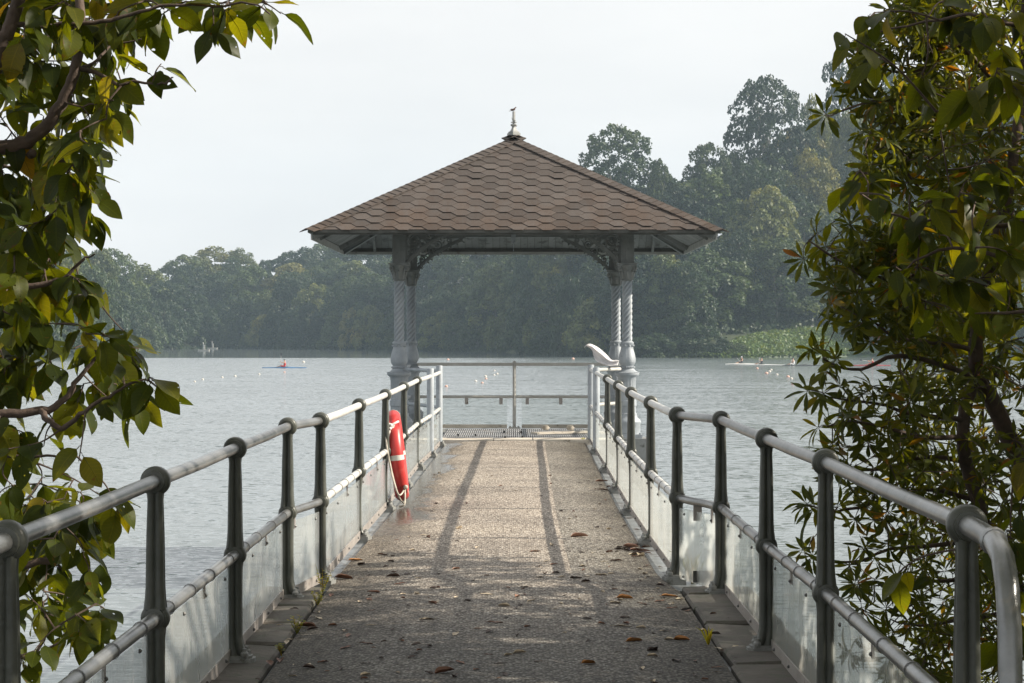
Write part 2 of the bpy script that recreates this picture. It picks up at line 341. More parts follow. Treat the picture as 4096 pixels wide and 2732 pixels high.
M_strip = surf('gully_mortar', (0.13, 0.145, 0.15), (0.26, 0.275, 0.285), 5, 0.35, bump=0.5, bscale=30, c3=(0.07, 0.065, 0.06), s3=7, t3=(0.5, 0.6))
mb = MB()
for (x0, x1, y0, y1, z1) in ((-1.62, 1.55, -6, 13.75, -0.045), (-1.42, 1.36, 13.752, 31.9, -0.03)):
    mb.box(((x0 + x1) / 2, (y0 + y1) / 2, z1 - 0.19), (x1 - x0, y1 - y0, 0.38))
mb.build('deck_slab', M_strip, walk)
mb = MB()
for Y in (11, 17, 23, 29):
    for X in (-1.0, 1.0): mb.lathe([(0.24, WZ - 1.2), (0.24, -0.42)], 14, (X, Y, 0))
    mb.box((0, Y, -0.56), (2.5, 0.4, 0.28))
stuff(mb.build('pier', M_conc, walk, 40))
M_stone = surf('edge_stone', (0.062, 0.055, 0.047), (0.125, 0.11, 0.094), 3, 0.85, bump=0.9, bscale=25, c3=(0.08, 0.08, 0.06), s3=9, t3=(0.5, 0.62), rnd=0.1)
rs = random.Random(5)
for side in (-1, 1):
    Y = 4.0
    while Y < 13.55:
        L = rs.uniform(0.55, 1.25); y1 = min(Y + L, 13.68)
        if 13.68 - y1 < 0.3: y1 = 13.68
        xa = (interp(LE, Y) - 0.028) if side < 0 else (interp(RE, Y) + 0.03); xb = -1.60 if side < 0 else 1.53
        x0, x1 = min(xa, xb), max(xa, xb); j = lambda a=0.012: rs.uniform(-a, a); h = rs.uniform(-0.012, 0.012)
        g = 0.006
        poly = [(x0 + j(), Y + g + j()), ((x0 + x1) / 2, Y + g + j()), (x1 + j(), Y + g + j()), (x1 + j(), y1 - g + j()), ((x0 + x1) / 2, y1 - g + j()), (x0 + j(), y1 - g + j())]
        zt = [0.006 + h + j(0.008) for _ in poly]; zz = {p: z for p, z in zip(poly, zt)}
        mb = MB(); k = 6; inn = [(lerp(p[0], (x0 + x1) / 2, 0.06), lerp(p[1], (Y + y1) / 2, 0.04)) for p in poly]
        vs = [(*p, -0.043) for p in poly] + [(*p, zz[p] - 0.015) for p in poly] + [(*q, zz[p]) for p, q in zip(poly, inn)]
        mb.add(vs, [tuple(range(12, 18))] + [(i + a, (i + 1) % k + a, (i + 1) % k + a + k, i + a + k) for i in range(k) for a in (0, 6)])
        mb.build('stone', M_stone, walk, 30); Y = y1
# joint line of mortar across the paving at every post bay is worn into the surface: thin dark grooves as real strips
# ================================================================ PAVILION
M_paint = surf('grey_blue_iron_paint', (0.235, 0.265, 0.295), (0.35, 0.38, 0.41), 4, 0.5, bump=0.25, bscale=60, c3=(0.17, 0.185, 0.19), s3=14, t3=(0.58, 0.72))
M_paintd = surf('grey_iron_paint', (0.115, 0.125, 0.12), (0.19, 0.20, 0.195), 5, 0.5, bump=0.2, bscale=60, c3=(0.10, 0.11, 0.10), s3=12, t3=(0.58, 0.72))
def m_shingle():
    m, t, out = newmat('asphalt_shingle'); b = N(t, 'ShaderNodeBsdfPrincipled')
    pos = N(t, 'ShaderNodeNewGeometry').outputs['Position']; oi = N(t, 'ShaderNodeObjectInfo'); sp = N(t, 'ShaderNodeSeparateXYZ'); t.links.new(pos, sp.inputs[0])
    c = ramp(t, noise_(t, 160, 3, pos, 0.8), [(0.3, (0.042, 0.036, 0.033)), (0.7, (0.110, 0.094, 0.085))])
    k = mth(t, 'MULTIPLY_ADD', oi.outputs['Random'], 0.42, 0.78); kc = N(t, 'ShaderNodeCombineColor'); [t.links.new(k, kc.inputs[i]) for i in range(3)]
    c = mixc(t, 1.0, c, kc.outputs[0], 'MULTIPLY')
    st = noise_(t, 1.6, 5, pos, 0.6, (2.2, 1, 0.7)); lo = N(t, 'ShaderNodeMapRange'); t.links.new(sp.outputs['Z'], lo.inputs[0])
    for i, v in zip((1, 2, 3, 4), (3.15, 4.3, 0.16, -0.10)): lo.inputs[i].default_value = v
    f = ramp(t, mth(t, 'ADD', st, lo.outputs[0]), [(0.5, (0, 0, 0)), (0.74, (1, 1, 1))]); c = mixc(t, mth(t, 'MULTIPLY', f, 0.6), c, mixc(t, 1.0, c, (0.95, 0.76, 0.62), 'MULTIPLY'))
    dk = ramp(t, noise_(t, 3.5, 5, pos, 0.7, (2.5, 1, 0.8)), [(0.55, (0, 0, 0)), (0.7, (1, 1, 1))]); c = mixc(t, mth(t, 'MULTIPLY', dk, 0.65), c, (0.06, 0.042, 0.034))
    t.links.new(c, b.inputs['Base Color']); b.inputs['Roughness'].default_value = 0.95; b.inputs['Specular IOR Level'].default_value = 0.2
    t.links.new(bump_(t, noise_(t, 260, 2, pos), 0.5, 0.003), b.inputs['Normal']); t.links.new(b.outputs[0], out.inputs[0]); return m
M_shingle = m_shingle()
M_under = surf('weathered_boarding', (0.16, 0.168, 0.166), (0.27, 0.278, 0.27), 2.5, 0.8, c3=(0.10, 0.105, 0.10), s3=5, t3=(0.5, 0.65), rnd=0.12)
M_white = surf('flaking_white_board', (0.33, 0.33, 0.315), (0.46, 0.46, 0.44), 4, 0.7, c3=(0.22, 0.20, 0.17), s3=9, t3=(0.6, 0.7))
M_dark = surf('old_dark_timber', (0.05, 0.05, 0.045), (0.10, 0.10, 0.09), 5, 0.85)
PCX, YF, YR, FZ = 0.02, 33.0, 36.55, 0.02
COLX = (-1.745, 1.78)
pav = thing('pavilion', 'open jetty pavilion with brown hexagonal shingle roof on four twisted grey columns', 'pavilion', (PCX, (YF + YR) / 2, 0))
PO = Vector((PCX, (YF + YR) / 2, 0))
def pv(mb): mb.v = [(x - PO.x, y - PO.y, z - PO.z) for x, y, z in mb.v]; return mb

# ---- columns (origin on the column's axis at floor level)
def colmesh():
    d = {}
    mb = MB()
    # drum base, torus, fluted pedestal
    mb.box((0, 0, 0.03), (0.44, 0.44, 0.06))
    mb.lathe([(0.205, 0.06), (0.205, 0.22), (0.215, 0.235), (0.215, 0.255), (0.20, 0.28), (0.165, 0.31), (0.15, 0.345), (0.152, 0.375), (0.14, 0.385)], 28)
    fl = lambda a, z: 1 - 0.05 * max(0, sin(8 * a) ** 2 - 0.35) / 0.65 if 0.40 < z < 0.90 and not 0.49 < z < 0.58 else 1
    prof = [(0.134, 0.385), (0.134, 0.405), (0.134, 0.41), (0.134, 0.488), (0.146, 0.495), (0.146, 0.575), (0.134, 0.582), (0.134, 0.88), (0.14, 0.895), (0.14, 0.93), (0.152, 0.945), (0.178, 0.965), (0.186, 0.98), (0.186, 1.0), (0.17, 1.015), (0.135, 1.035), (0.112, 1.06), (0.105, 1.075)]
    mb.lathe(prof, 64, mod=fl)
    for s in (-1, 1):
        for q in (-1, 1): mb.lathe([(0.018, 0.06), (0.018, 0.085)], 6, (0.19 * s, 0.19 * q, 0))
    for i in range(22):
        a = 2 * pi * i / 22; mb.ball((cos(a) * 0.112, sin(a) * 0.112, 1.09), 0.015, 6, 4)
    for i in range(40):
        a = 2 * pi * i / 40; mb.ball((cos(a) * 0.183, sin(a) * 0.183, 1.008), 0.009, 5, 4)
    d['pedestal'] = mb.mesh('pedestal', M_paint, 40)
    mb = MB()
    def rel(a, z):
        u = (z - 1.12) / 0.33; return 1 + 0.045 * max(0, sin(pi * min(1, max(0, u)))) * (abs(sin(4 * a + 0.0)) ** 0.6 + 0.5 * abs(sin(8 * a + 18 * u)) - 0.6)
    prof = [(0.095, 1.07), (0.098, 1.115), (0.115, 1.14), (0.128, 1.17), (0.131, 1.20), (0.128, 1.24), (0.118, 1.29), (0.105, 1.34), (0.095, 1.38), (0.092, 1.42), (0.096, 1.445), (0.104, 1.455), (0.104, 1.475), (0.09, 1.485), (0.083, 1.495)]
    pr = []
    for (a, b_) in zip(prof, prof[1:]):
        for k in range(3): pr.append((lerp(a[0], b_[0], k / 3), lerp(a[1], b_[1], k / 3)))
    pr.append(prof[-1]); mb.lathe(pr, 64, mod=rel)
    for i in range(10):
        a = 2 * pi * i / 10; mb.ball((cos(a) * 0.1, sin(a) * 0.1, 1.425), 0.016, 6, 4, sc=(1, 1, 1.2))
    d['bulb'] = mb.mesh('bulb', M_paint, 50)
    mb = MB(); tw = lambda a, z: 0.62 + 0.42 * abs(sin(3 * (a - 2 * pi * z / 0.50))) ** 0.55   # eight rope strands, rising to the right
    mb.lathe([(0.0770, 1.485 + 0.945 * i / 90) for i in range(91)], 80, mod=tw)
    d['shaft'] = mb.mesh('shaft', M_paint, 60)
    mb = MB()
    bell = [(0.082, 2.42), (0.095, 2.43), (0.095, 2.445), (0.086, 2.455), (0.088, 2.50), (0.094, 2.55), (0.104, 2.60), (0.125, 2.645), (0.14, 2.665)]
    mb.lathe(bell, 32, mod=lambda a, z: 1 + 0.06 * (abs(cos(4 * a)) if z > 2.46 else 0))
    for i in range(8):                                     # leaves that curl out
        a = 2 * pi * i / 8; ca, sa = cos(a), sin(a)
        mb.tube([(ca * r, sa * r, z) for r, z in ((0.085, 2.46), (0.095, 2.52), (0.108, 2.56), (0.125, 2.575), (0.13, 2.56))], [0.018, 0.022, 0.02, 0.016, 0.012], 6)
    for i in range(4):                                     # corner volutes
        a = pi / 4 + pi / 2 * i; ca, sa = cos(a), sin(a)
        pts = [(ca * (0.10 + 0.075 * t), sa * (0.10 + 0.075 * t), 2.56 + 0.09 * t) for t in (0, 0.4, 0.8)]
        sp_ = [(ca * (0.165 + (0.034 - 0.004 * k) * cos(1.4 - k * 0.9)), sa * (0.165 + (0.034 - 0.004 * k) * cos(1.4 - k * 0.9)), 2.61 + (0.034 - 0.004 * k) * sin(1.4 - k * 0.9)) for k in range(8)]
        mb.tube(pts + sp_, 0.015, 6)
    oc = [(0.152, 0.152), (0.05, 0.128), (-0.05, 0.128), (-0.152, 0.152), (-0.128, 0.05), (-0.128, -0.05), (-0.152, -0.152), (-0.05, -0.128), (0.05, -0.128), (0.152, -0.152), (0.128, -0.05), (0.128, 0.05)]
    mb.prism(oc, lambda u, v: 2.655, lambda u, v: 2.675, lambda u, v, n_: Vector((u * 0.94, v * 0.94, n_)))
    mb.prism(oc, lambda u, v: 2.676, lambda u, v: 2.70, lambda u, v, n_: Vector((u * 1.04, v * 1.04, n_)))
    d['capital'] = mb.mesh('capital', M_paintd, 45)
    mb = MB(); w = 0.098
    mb.box((0, 0, 3.05), (2 * w - 0.03, 2 * w - 0.03, 0.70))
    for sx in (-1, 1):
        for sy in (-1, 1):
            mb.box((sx * (w - 0.012), sy * (w - 0.012), 3.05), (0.024, 0.024, 0.70))
            for k in range(26): mb.ball((sx * (w + 0.001), sy * (w + 0.001), 2.715 + k * 0.0262), 0.010, 5, 4)
    for a in range(4):
        rot = Matrix.Rotation(a * pi / 2, 3, 'Z'); mb.box(rot @ Vector((0, w - 0.010, 3.05)), (0.05, 0.012, 0.70), rot)
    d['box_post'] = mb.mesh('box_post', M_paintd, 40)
    return d
CM = colmesh()
for X in COLX:
    for Y in (YF, YR):
        c = bpy.data.objects.new('column', None); COL.objects.link(c); c.parent = pav; c.location = Vector((X + (0.018 if X < 0 and Y == YR else 0), Y, FZ)) - PO; c.empty_display_size = 0.1
        for nme, me in CM.items(): link(nme, me, c)
        mb = MB(); mb.box((0.16 if X < 0 else 0.0, 0, -0.55), (0.30 if X < 0 else 0.60, 0.60, 1.10)); mb.build('pier_cap', M_conc, c)

# ---- brackets of scrolled iron in the corners of all four frames
def bracket():
    mb = MB(); q = lambda u, z, v=0: Vector((u, v, z))
    arc = []
    for i in range(15):
        t = i / 14; u = lerp(0.11, 0.90, t); z = 2.71 + 0.52 * (t ** 0.92) + 0.055 * sin(pi * t); arc.append((u, z))
    for i in range(14): mb.bar(q(*arc[i]), q(*arc[i + 1]), 0.045, 0.030, (0, 1, 0)); mb.bar(q(arc[i][0], arc[i][1], -0.02), q(arc[i + 1][0], arc[i + 1][1], -0.02), 0.016, 0.026, (0, 1, 0))
    for i in range(0, 9):                                  # scallops below the arch
        a = Vector(arc[min(14, int(i * 14 / 9))]); b_ = Vector(arc[min(14, int((i + 1) * 14 / 9))]); m_ = (a + b_) / 2; L = (b_ - a).length; tn = (b_ - a).normalized(); nn = Vector((tn.y, -tn.x))
        pts = [m_ + tn * (cos(pi - pi * k / 8) * L * 0.5) + nn * (0.058 - 0.030 * sin(pi * k / 8)) for k in range(9)]
        mb.tube([q(*a_) for a_ in [a + nn * 0.01] + pts], 0.009, 5); mb.ball(q(*(b_ + nn * 0.062)), 0.016, 6, 4)
    def spiral(c, r0, turns, a0, sgn, rr=0.013):
        k = int(turns * 14); mb.tube([q(c[0] + (r0 * (1 - 0.8 * i / k)) * cos(a0 + sgn * 2 * pi * turns * i / k), c[1] + (r0 * (1 - 0.8 * i / k)) * sin(a0 + sgn * 2 * pi * turns * i / k)) for i in range(k + 1)], rr, 5)
    for c, r0, tr, a0, sg in (((0.235, 3.05), 0.105, 1.7, -1.9, 1), ((0.47, 3.13), 0.085, 1.6, -2.2, 1), ((0.20, 2.88), 0.06, 1.5, 2.0, -1), ((0.36, 2.98), 0.06, 1.5, 0.2, -1), ((0.66, 3.20), 0.05, 1.4, -2.0, 1), ((0.30, 3.19), 0.05, 1.3, 2.5, -1), ((0.155, 3.17), 0.04, 1.3, 0.4, 1)):
        spiral(c, r0, tr, a0, sg)
    for c in ((0.235, 3.05), (0.47, 3.13), (0.2, 2.88), (0.36, 2.98)): mb.ball(q(*c), 0.026, 8, 5)
    for a, b_ in (((0.12, 2.95), (0.3, 2.92)), ((0.33, 3.07), (0.42, 3.03)), ((0.56, 3.14), (0.6, 3.2)), ((0.13, 2.8), (0.2, 2.82)), ((0.13, 3.1), (0.14, 3.22))): mb.tube([q(*a), q((a[0] + b_[0]) / 2, (a[1] + b_[1]) / 2 + 0.02), q(*b_)], 0.011, 5)
    mb.bar(q(0.105, 2.70), q(0.105, 3.26), 0.03, 0.03, (0, 1, 0)); mb.bar(q(0.10, 3.25), q(0.95, 3.25), 0.03, 0.05, (0, 1, 0))
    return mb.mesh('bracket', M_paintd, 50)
BM = bracket()
for X, sx in ((COLX[0], 1), (COLX[1], -1)):
    for Y, sy in ((YF, 1), (YR, -1)):
        p = Vector((X, Y, FZ)) - PO
        link('bracket', BM, pav, p, (0, 0, 0 if sx > 0 else pi)); link('bracket', BM, pav, p, (0, 0, pi / 2 if sy > 0 else -pi / 2))

# ---- roof
EZ, AZ = 3.165, 4.80; x0r, x1r = PCX - 3.055, PCX + 3.075; y0r, y1r = YF - 1.30, YR + 1.30
apex = Vector(((x0r + x1r) / 2, (y0r + y1r) / 2, AZ))
cor = [Vector((x0r, y0r, EZ)), Vector((x1r, y0r, EZ)), Vector((x1r, y1r, EZ)), Vector((x0r, y1r, EZ))]
mb = MB(); lowr = Vector((0, 0, -0.035))
mb.add(cor + [apex] + [c + lowr for c in cor] + [apex + lowr], [(0, 1, 4), (1, 2, 4), (2, 3, 4), (3, 0, 4), (6, 5, 9), (7, 6, 9), (8, 7, 9), (5, 8, 9), (0, 5, 6, 1), (1, 6, 7, 2), (2, 7, 8, 3), (3, 8, 5, 0)])
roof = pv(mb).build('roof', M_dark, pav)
def clip(poly, a, b_, c):                                    # keep a*u + b*v + c >= 0
    o = []
    for (p, q_) in zip(poly, poly[1:] + poly[:1]):
        fp, fq = a * p[0] + b_ * p[1] + c, a * q_[0] + b_ * q_[1] + c
        if fp >= 0: o.append(p)
        if fp * fq < 0: t = fp / (fp - fq); o.append((lerp(p[0], q_[0], t), lerp(p[1], q_[1], t)))
    return o
TW, DW, EX = 0.125, 0.0885, 0.125
rsh = random.Random(3)
def roof_face(i, single):
    A, B = cor[i], cor[(i + 1) % 4]; U = (B - A).normalized(); L = (B - A).length; mid = (A + B) / 2; V = (apex - mid); H = V.length; V = V.normalized(); Nn = U.cross(V)
    if Nn.z < 0: Nn = -Nn
    joint = MB(); cnt = 0
    ni = int(L / 2 / (TW + DW)) + 2
    for c in range(-ni, ni + 1):
        for j in range(-1, int(H / (2 * EX)) + 2):
            cu = c * (TW + DW) + 0.06; cv = j * 2 * EX + (EX if c % 2 else 0) + EX - 0.035
            g = 0.0015
            hexa = [(cu - TW / 2 + g, cv - EX + g), (cu + TW / 2 - g, cv - EX + g), (cu + TW / 2 + DW - g, cv), (cu + TW / 2 - g, cv + EX - g), (cu - TW / 2 + g, cv + EX - g), (cu - TW / 2 - DW + g, cv)]
            k = L / 2 / H
            ply = clip(clip(hexa, 1, k, -(-L / 2) - 0.0), -1, k * -1 + 0, L / 2) if False else clip(clip(hexa, 1, -k, L / 2 - 0.01), -1, -k, L / 2 - 0.01)
            if cv - EX < -0.04: ply = clip(ply, 0, 1, 0.0)
            if len(ply) < 3: continue
            area = abs(sum(p[0] * q_[1] - q_[0] * p[1] for p, q_ in zip(ply, ply[1:] + ply[:1]))) / 2
            if area < 0.0025: continue
            tl = rsh.uniform(-0.003, 0.005); v0 = cv - EX; lift = rsh.uniform(0.009, 0.015) if single else 0.012
            skew = rsh.uniform(-0.006, 0.006)
            if rsh.random() < 0.04: lift += 0.008
            top = lambda u, v: 0.010 + (lift + tl) * (1 - (v - v0) / (2 * EX)) + skew * (u - cu)
            bot = lambda u, v: top(u, v) - 0.010
            fr = lambda u, v, n_: mid + U * u + V * v + Nn * n_
            tgt = MB() if single else joint; tgt.prism(ply, bot, top, fr)
            if single:
                cnt += 1; pv(tgt).build('shingle', M_shingle, roof)
    if not single: stuff(pv(joint).build('shingles', M_shingle, roof))
roof_face(0, True)
for i in (1, 2, 3): roof_face(i, False)
# hip caps, one folded piece over the next
for i in range(4):
    A = cor[i]; D = apex - A; Ln = D.length; t = D.normalized(); side = t.cross(Vector((0, 0, 1))).normalized(); up = side.cross(t).normalized()
    if up.z < 0: up = -up
    n = int(Ln / 0.135); drop = 0.30
    for k in range(n + 1):
        a = A + t * (k * Ln / (n + 0.4) - 0.03); b_ = a + t * 0.20; w = 0.165; l0, l1 = 0.042, 0.026
        pa = [a + side * w + up * (l0 - w * drop), a + up * l0, a - side * w + up * (l0 - w * drop)]
        pb = [b_ + side * w + up * (l1 - w * drop), b_ + up * l1, b_ - side * w + up * (l1 - w * drop)]
        vs = pa + pb; vs += [v - up * 0.011 for v in vs]
        mb = MB(); mb.add(vs, [(0, 1, 4, 3), (1, 2, 5, 4), (9, 10, 7, 6), (10, 11, 8, 7), (0, 6, 7, 1), (1, 7, 8, 2), (3, 4, 10, 9), (4, 5, 11, 10), (0, 3, 9, 6), (2, 8, 11, 5)])
        pv(mb).build('hip_cap', M_shingle, roof)
# boards under the roof, rafters, fascias
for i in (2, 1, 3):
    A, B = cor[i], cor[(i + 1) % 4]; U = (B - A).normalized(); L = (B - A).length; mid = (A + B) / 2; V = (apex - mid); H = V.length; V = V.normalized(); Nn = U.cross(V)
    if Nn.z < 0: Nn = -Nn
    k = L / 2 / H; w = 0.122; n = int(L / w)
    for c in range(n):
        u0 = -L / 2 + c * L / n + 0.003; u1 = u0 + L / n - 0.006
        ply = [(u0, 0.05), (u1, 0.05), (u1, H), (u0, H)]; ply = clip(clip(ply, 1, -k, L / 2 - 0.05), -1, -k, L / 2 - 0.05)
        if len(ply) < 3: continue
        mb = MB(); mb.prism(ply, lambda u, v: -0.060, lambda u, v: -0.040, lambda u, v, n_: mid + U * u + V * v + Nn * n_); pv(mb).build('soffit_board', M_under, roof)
for i in range(4):
    A, B = cor[i], cor[(i + 1) % 4]; U = (B - A).normalized(); inn = Vector((apex.x, apex.y, 0)) - (A + B) / 2; inn.z = 0; inn.normalize()
    o = 0.05; a = A + U * 0.07 + inn * o; b_ = B - U * 0.07 + inn * o
    mb = MB(); h = 0.028 if i == 0 else 0.10
    mb.bar(a - Vector((0, 0, 0.035 + h / 2)), b_ - Vector((0, 0, 0.035 + h / 2)), 0.022, h); pv(mb).build('fascia', M_dark if i == 0 else M_white, roof)
    if i == 2:
        mb = MB(); mb.bar(a + inn * 0.03 - Vector((0, 0, 0.06)), b_ + inn * 0.03 - Vector((0, 0, 0.06)), 0.03, 0.055); pv(mb).build('eave_beam', M_dark, roof)
    mb = MB(); c = A; tgt = apex; t = (tgt - c).normalized()          # hip rafter
    mb.bar(c + t * 0.10 - Vector((0, 0, 0.115)), c + t * 3.6 - Vector((0, 0, 0.115)), 0.05, 0.11); pv(mb).build('hip_rafter', M_paintd, roof)
    for f in (0.10, 0.19):                                              # jack rafters by the corner
        for (E, dr) in ((A + U * (f * 6.1), inn), (B - U * (f * 6.1), inn)):
            sl_ = Vector((dr.x, dr.y, (AZ - EZ) / 3.07)).normalized(); ln = f * 6.1 * 1.02
            mb = MB(); mb.bar(E + sl_ * (0.16 if i == 0 else 0.08) - Vector((0, 0, 0.10)), E + sl_ * ln - Vector((0, 0, 0.10)), 0.045, 0.085); pv(mb).build('rafter', M_under, roof)
# ring beam on the box posts
for a, b_ in (((COLX[0], YF), (COLX[1], YF)), ((COLX[0], YR), (COLX[1], YR)), ((COLX[0], YF), (COLX[0], YR)), ((COLX[1], YF), (COLX[1], YR))):
    mb = MB(); A = Vector((*a, 3.34)); B = Vector((*b_, 3.34)); t = (B - A).normalized()
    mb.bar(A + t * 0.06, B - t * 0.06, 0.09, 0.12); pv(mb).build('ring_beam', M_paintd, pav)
mb = MB(); mb.box((2.055 * 0 + PCX + 0.005, apex.y, 3.95), (0.075, 0.075, 1.55)); mb.box((PCX + 0.005, apex.y, 3.15), (0.06, 0.06, 0.10), taper=1.2)
mb.tube([(PCX + 0.005, apex.y, 3.11), (PCX + 0.005, apex.y, 2.97)], 0.006, 5)
pv(mb).build('king_post', M_paint, pav)
# ---- finial, set cornerwise
M_fin = surf('finial_paint', (0.20, 0.21, 0.21), (0.32, 0.32, 0.31), 12, 0.6, c3=(0.16, 0.17, 0.14), s3=25, t3=(0.55, 0.68))
mb = MB(); r45 = Matrix.Rotation(R(38), 3, 'Z'); ap = apex + Vector((0, 0, 0.02))
mb.box(ap + Vector((0, 0, 0.005)), (0.085, 0.085, 0.07), r45); mb.box(ap + Vector((0, 0, 0.058)), (0.155, 0.155, 0.034), r45); mb.box(ap + Vector((0, 0, 0.086)), (0.13, 0.13, 0.022), r45)
sec = [(0.058, 0.098), (0.042, 0.115), (0.031, 0.14), (0.024, 0.165), (0.02, 0.19)]
vs = [ap + r45 @ Vector((sx * s_, sy * s_, z)) for s_, z in sec for sx, sy in ((-1, -1), (1, -1), (1, 1), (-1, 1))]
mb.add(vs, [(4 * i + j, 4 * i + (j + 1) % 4, 4 * i + 4 + (j + 1) % 4, 4 * i + 4 + j) for i in range(4) for j in range(4)] + [(16, 17, 18, 19)])
mb.box(ap + Vector((0, 0, 0.225)), (0.03, 0.03, 0.08), r45)
for a in range(4):
    v = r45 @ Vector((cos(a * pi / 2), sin(a * pi / 2), 0)); mb.ball(ap + v * 0.042 + Vector((0, 0, 0.205)), 0.021, 8, 6); mb.bar(ap + v * 0.01 + Vector((0, 0, 0.252)), ap + v * 0.052 + Vector((0, 0, 0.252)), 0.02, 0.015)
    if a != 1: mb.tube([ap + v * 0.012 + Vector((0, 0, 0.26)), ap + v * 0.02 + Vector((0, 0, 0.28)), ap + v * 0.042 + Vector((0, 0, 0.325 if a == 2 else 0.285))], [0.008, 0.007, 0.006], 6)
mb.box(ap + Vector((0, 0, 0.345)), (0.032, 0.032, 0.17), r45)
pv(mb).build('finial', M_fin, pav, 30); FIN_TOP = ap + Vector((0, 0, 0.43))
# ---- floor: kerb stone, concrete slab, steel grating with separate bars
M_kerb = surf('pale_kerb', (0.42, 0.38, 0.32), (0.60, 0.55, 0.48), 3, 0.85, bump=0.5, bscale=40, c3=(0.2, 0.17, 0.13), s3=12, t3=(0.58, 0.68))
mb = MB(); mb.box((0.17, 34.75, -0.17), (3.3, 4.7, 0.30)); pv(mb).build('floor_slab', M_conc, pav)
for a, b_ in ((-1.34, -0.28), (-0.272, 0.31), (0.318, 1.46)):
    mb = MB(); mb.box(((a + b_) / 2, 32.22, 0.0), (b_ - a - 0.006, 0.66, 0.085)); pv(mb).build('kerb', M_kerb, pav, 30)
M_grate = surf('galvanised_grating', (0.30, 0.31, 0.33), (0.50, 0.50, 0.50), 4, 0.5, metal=0.2, c3=(0.22, 0.15, 0.11), s3=8, t3=(0.58, 0.7))
gr = bpy.data.objects.new('grating', None); COL.objects.link(gr); gr.parent = pav
barm = pv(MB().box((0, 0, 0), (0.014, 3.2, 0.028)))
barm.v = [(x + PO.x, y + PO.y, z + PO.z) for x, y, z in barm.v]; barm = barm.mesh('bar', M_grate)
for i in range(68): link('bar', barm, gr, Vector((-1.06 + i * 0.0333, 34.2, 0.0)) - PO + Vector((0, 0, 0.02)))
for Y in (32.7, 33.5, 34.3, 35.1, 35.7): pv(MB().box((0.06, Y, 0.026), (2.3, 0.035, 0.032))).build('cross_bar', M_grate, gr)
M_black = surf('black_clip', (0.02, 0.02, 0.02), (0.03, 0.03, 0.03), 5, 0.5)
for (x, y) in ((1833, 1741), (1902, 1741), (2020, 1749), (2089, 1748), (2017, 1728), (2085, 1728)):
    p = PG(x, y, 0.05); pv(MB().box((p.x, p.y, 0.055), (0.03, 0.09, 0.03))).build('clip', M_black, gr)
# ---- bird on the finial
def bird():
    mb = MB(); ring = [(-0.085, 0.003, 0.002, -0.012), (-0.05, 0.006, 0.004, -0.008), (-0.03, 0.014, 0.013, 0.003), (-0.012, 0.019, 0.019, 0.010), (0.004, 0.020, 0.020, 0.018), (0.016, 0.016, 0.017, 0.028), (0.022, 0.012, 0.012, 0.038), (0.028, 0.013, 0.013, 0.045), (0.034, 0.010, 0.010, 0.046), (0.039, 0.004, 0.004, 0.044), (0.046, 0.001, 0.001, 0.043)]
    n = 10; vs = [(x, cos(2 * pi * j / n) * ry, z + sin(2 * pi * j / n) * rz) for x, ry, rz, z in ring for j in range(n)]
    mb.add(vs, [(i * n + j, i * n + (j + 1) % n, (i + 1) * n + (j + 1) % n, (i + 1) * n + j) for i in range(len(ring) - 1) for j in range(n)] + [tuple(range(n - 1, -1, -1))])
    for s in (-1, 1): mb.ball((-0.018, s * 0.017, 0.012), 0.03, 8, 6, sc=(1.35, 0.22, 0.45))
    for s in (-1, 1): mb.tube([(0.004, s * 0.007, 0.004), (0.004, s * 0.007, -0.022)], 0.002, 5)
    return mb
bm = bird(); o = bm.build('bird', surf('bird_feathers', (0.05, 0.025, 0.02), (0.12, 0.06, 0.045), 40, 0.8), None, 60, FIN_TOP + Vector((0.0, 0, 0.018)))
tag(o, 'small brown bird perched on top of the roof finial', 'bird')
# ================================================================ RAILINGS
M_post = surf('post_paint', (0.042, 0.046, 0.038), (0.084, 0.089, 0.077), 5, 0.38, bump=0.25, bscale=45, c3=(0.05, 0.056, 0.045), s3=14, t3=(0.56, 0.7))
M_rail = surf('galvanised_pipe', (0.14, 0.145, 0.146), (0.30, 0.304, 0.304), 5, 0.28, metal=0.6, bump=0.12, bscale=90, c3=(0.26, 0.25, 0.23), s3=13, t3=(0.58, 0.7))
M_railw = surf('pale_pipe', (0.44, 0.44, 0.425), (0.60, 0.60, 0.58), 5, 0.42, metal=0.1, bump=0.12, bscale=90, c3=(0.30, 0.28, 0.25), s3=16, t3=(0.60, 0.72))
M_ring = surf('pipe_band', (0.16, 0.16, 0.16), (0.26, 0.26, 0.26), 9, 0.5, metal=0.3)
M_foot = surf('foot_paint', (0.17, 0.175, 0.17), (0.28, 0.285, 0.275), 12, 0.6, bump=0.5, bscale=60, c3=(0.12, 0.12, 0.10), s3=20, t3=(0.55, 0.68))
M_kick = surf('kick_strip', (0.26, 0.235, 0.22), (0.40, 0.37, 0.345), 5, 0.5, metal=0.25, c3=(0.14, 0.10, 0.08), s3=10, t3=(0.58, 0.7))
M_bolt = surf('bolt_head', (0.10, 0.10, 0.10), (0.16, 0.155, 0.15), 9, 0.4, metal=0.4)
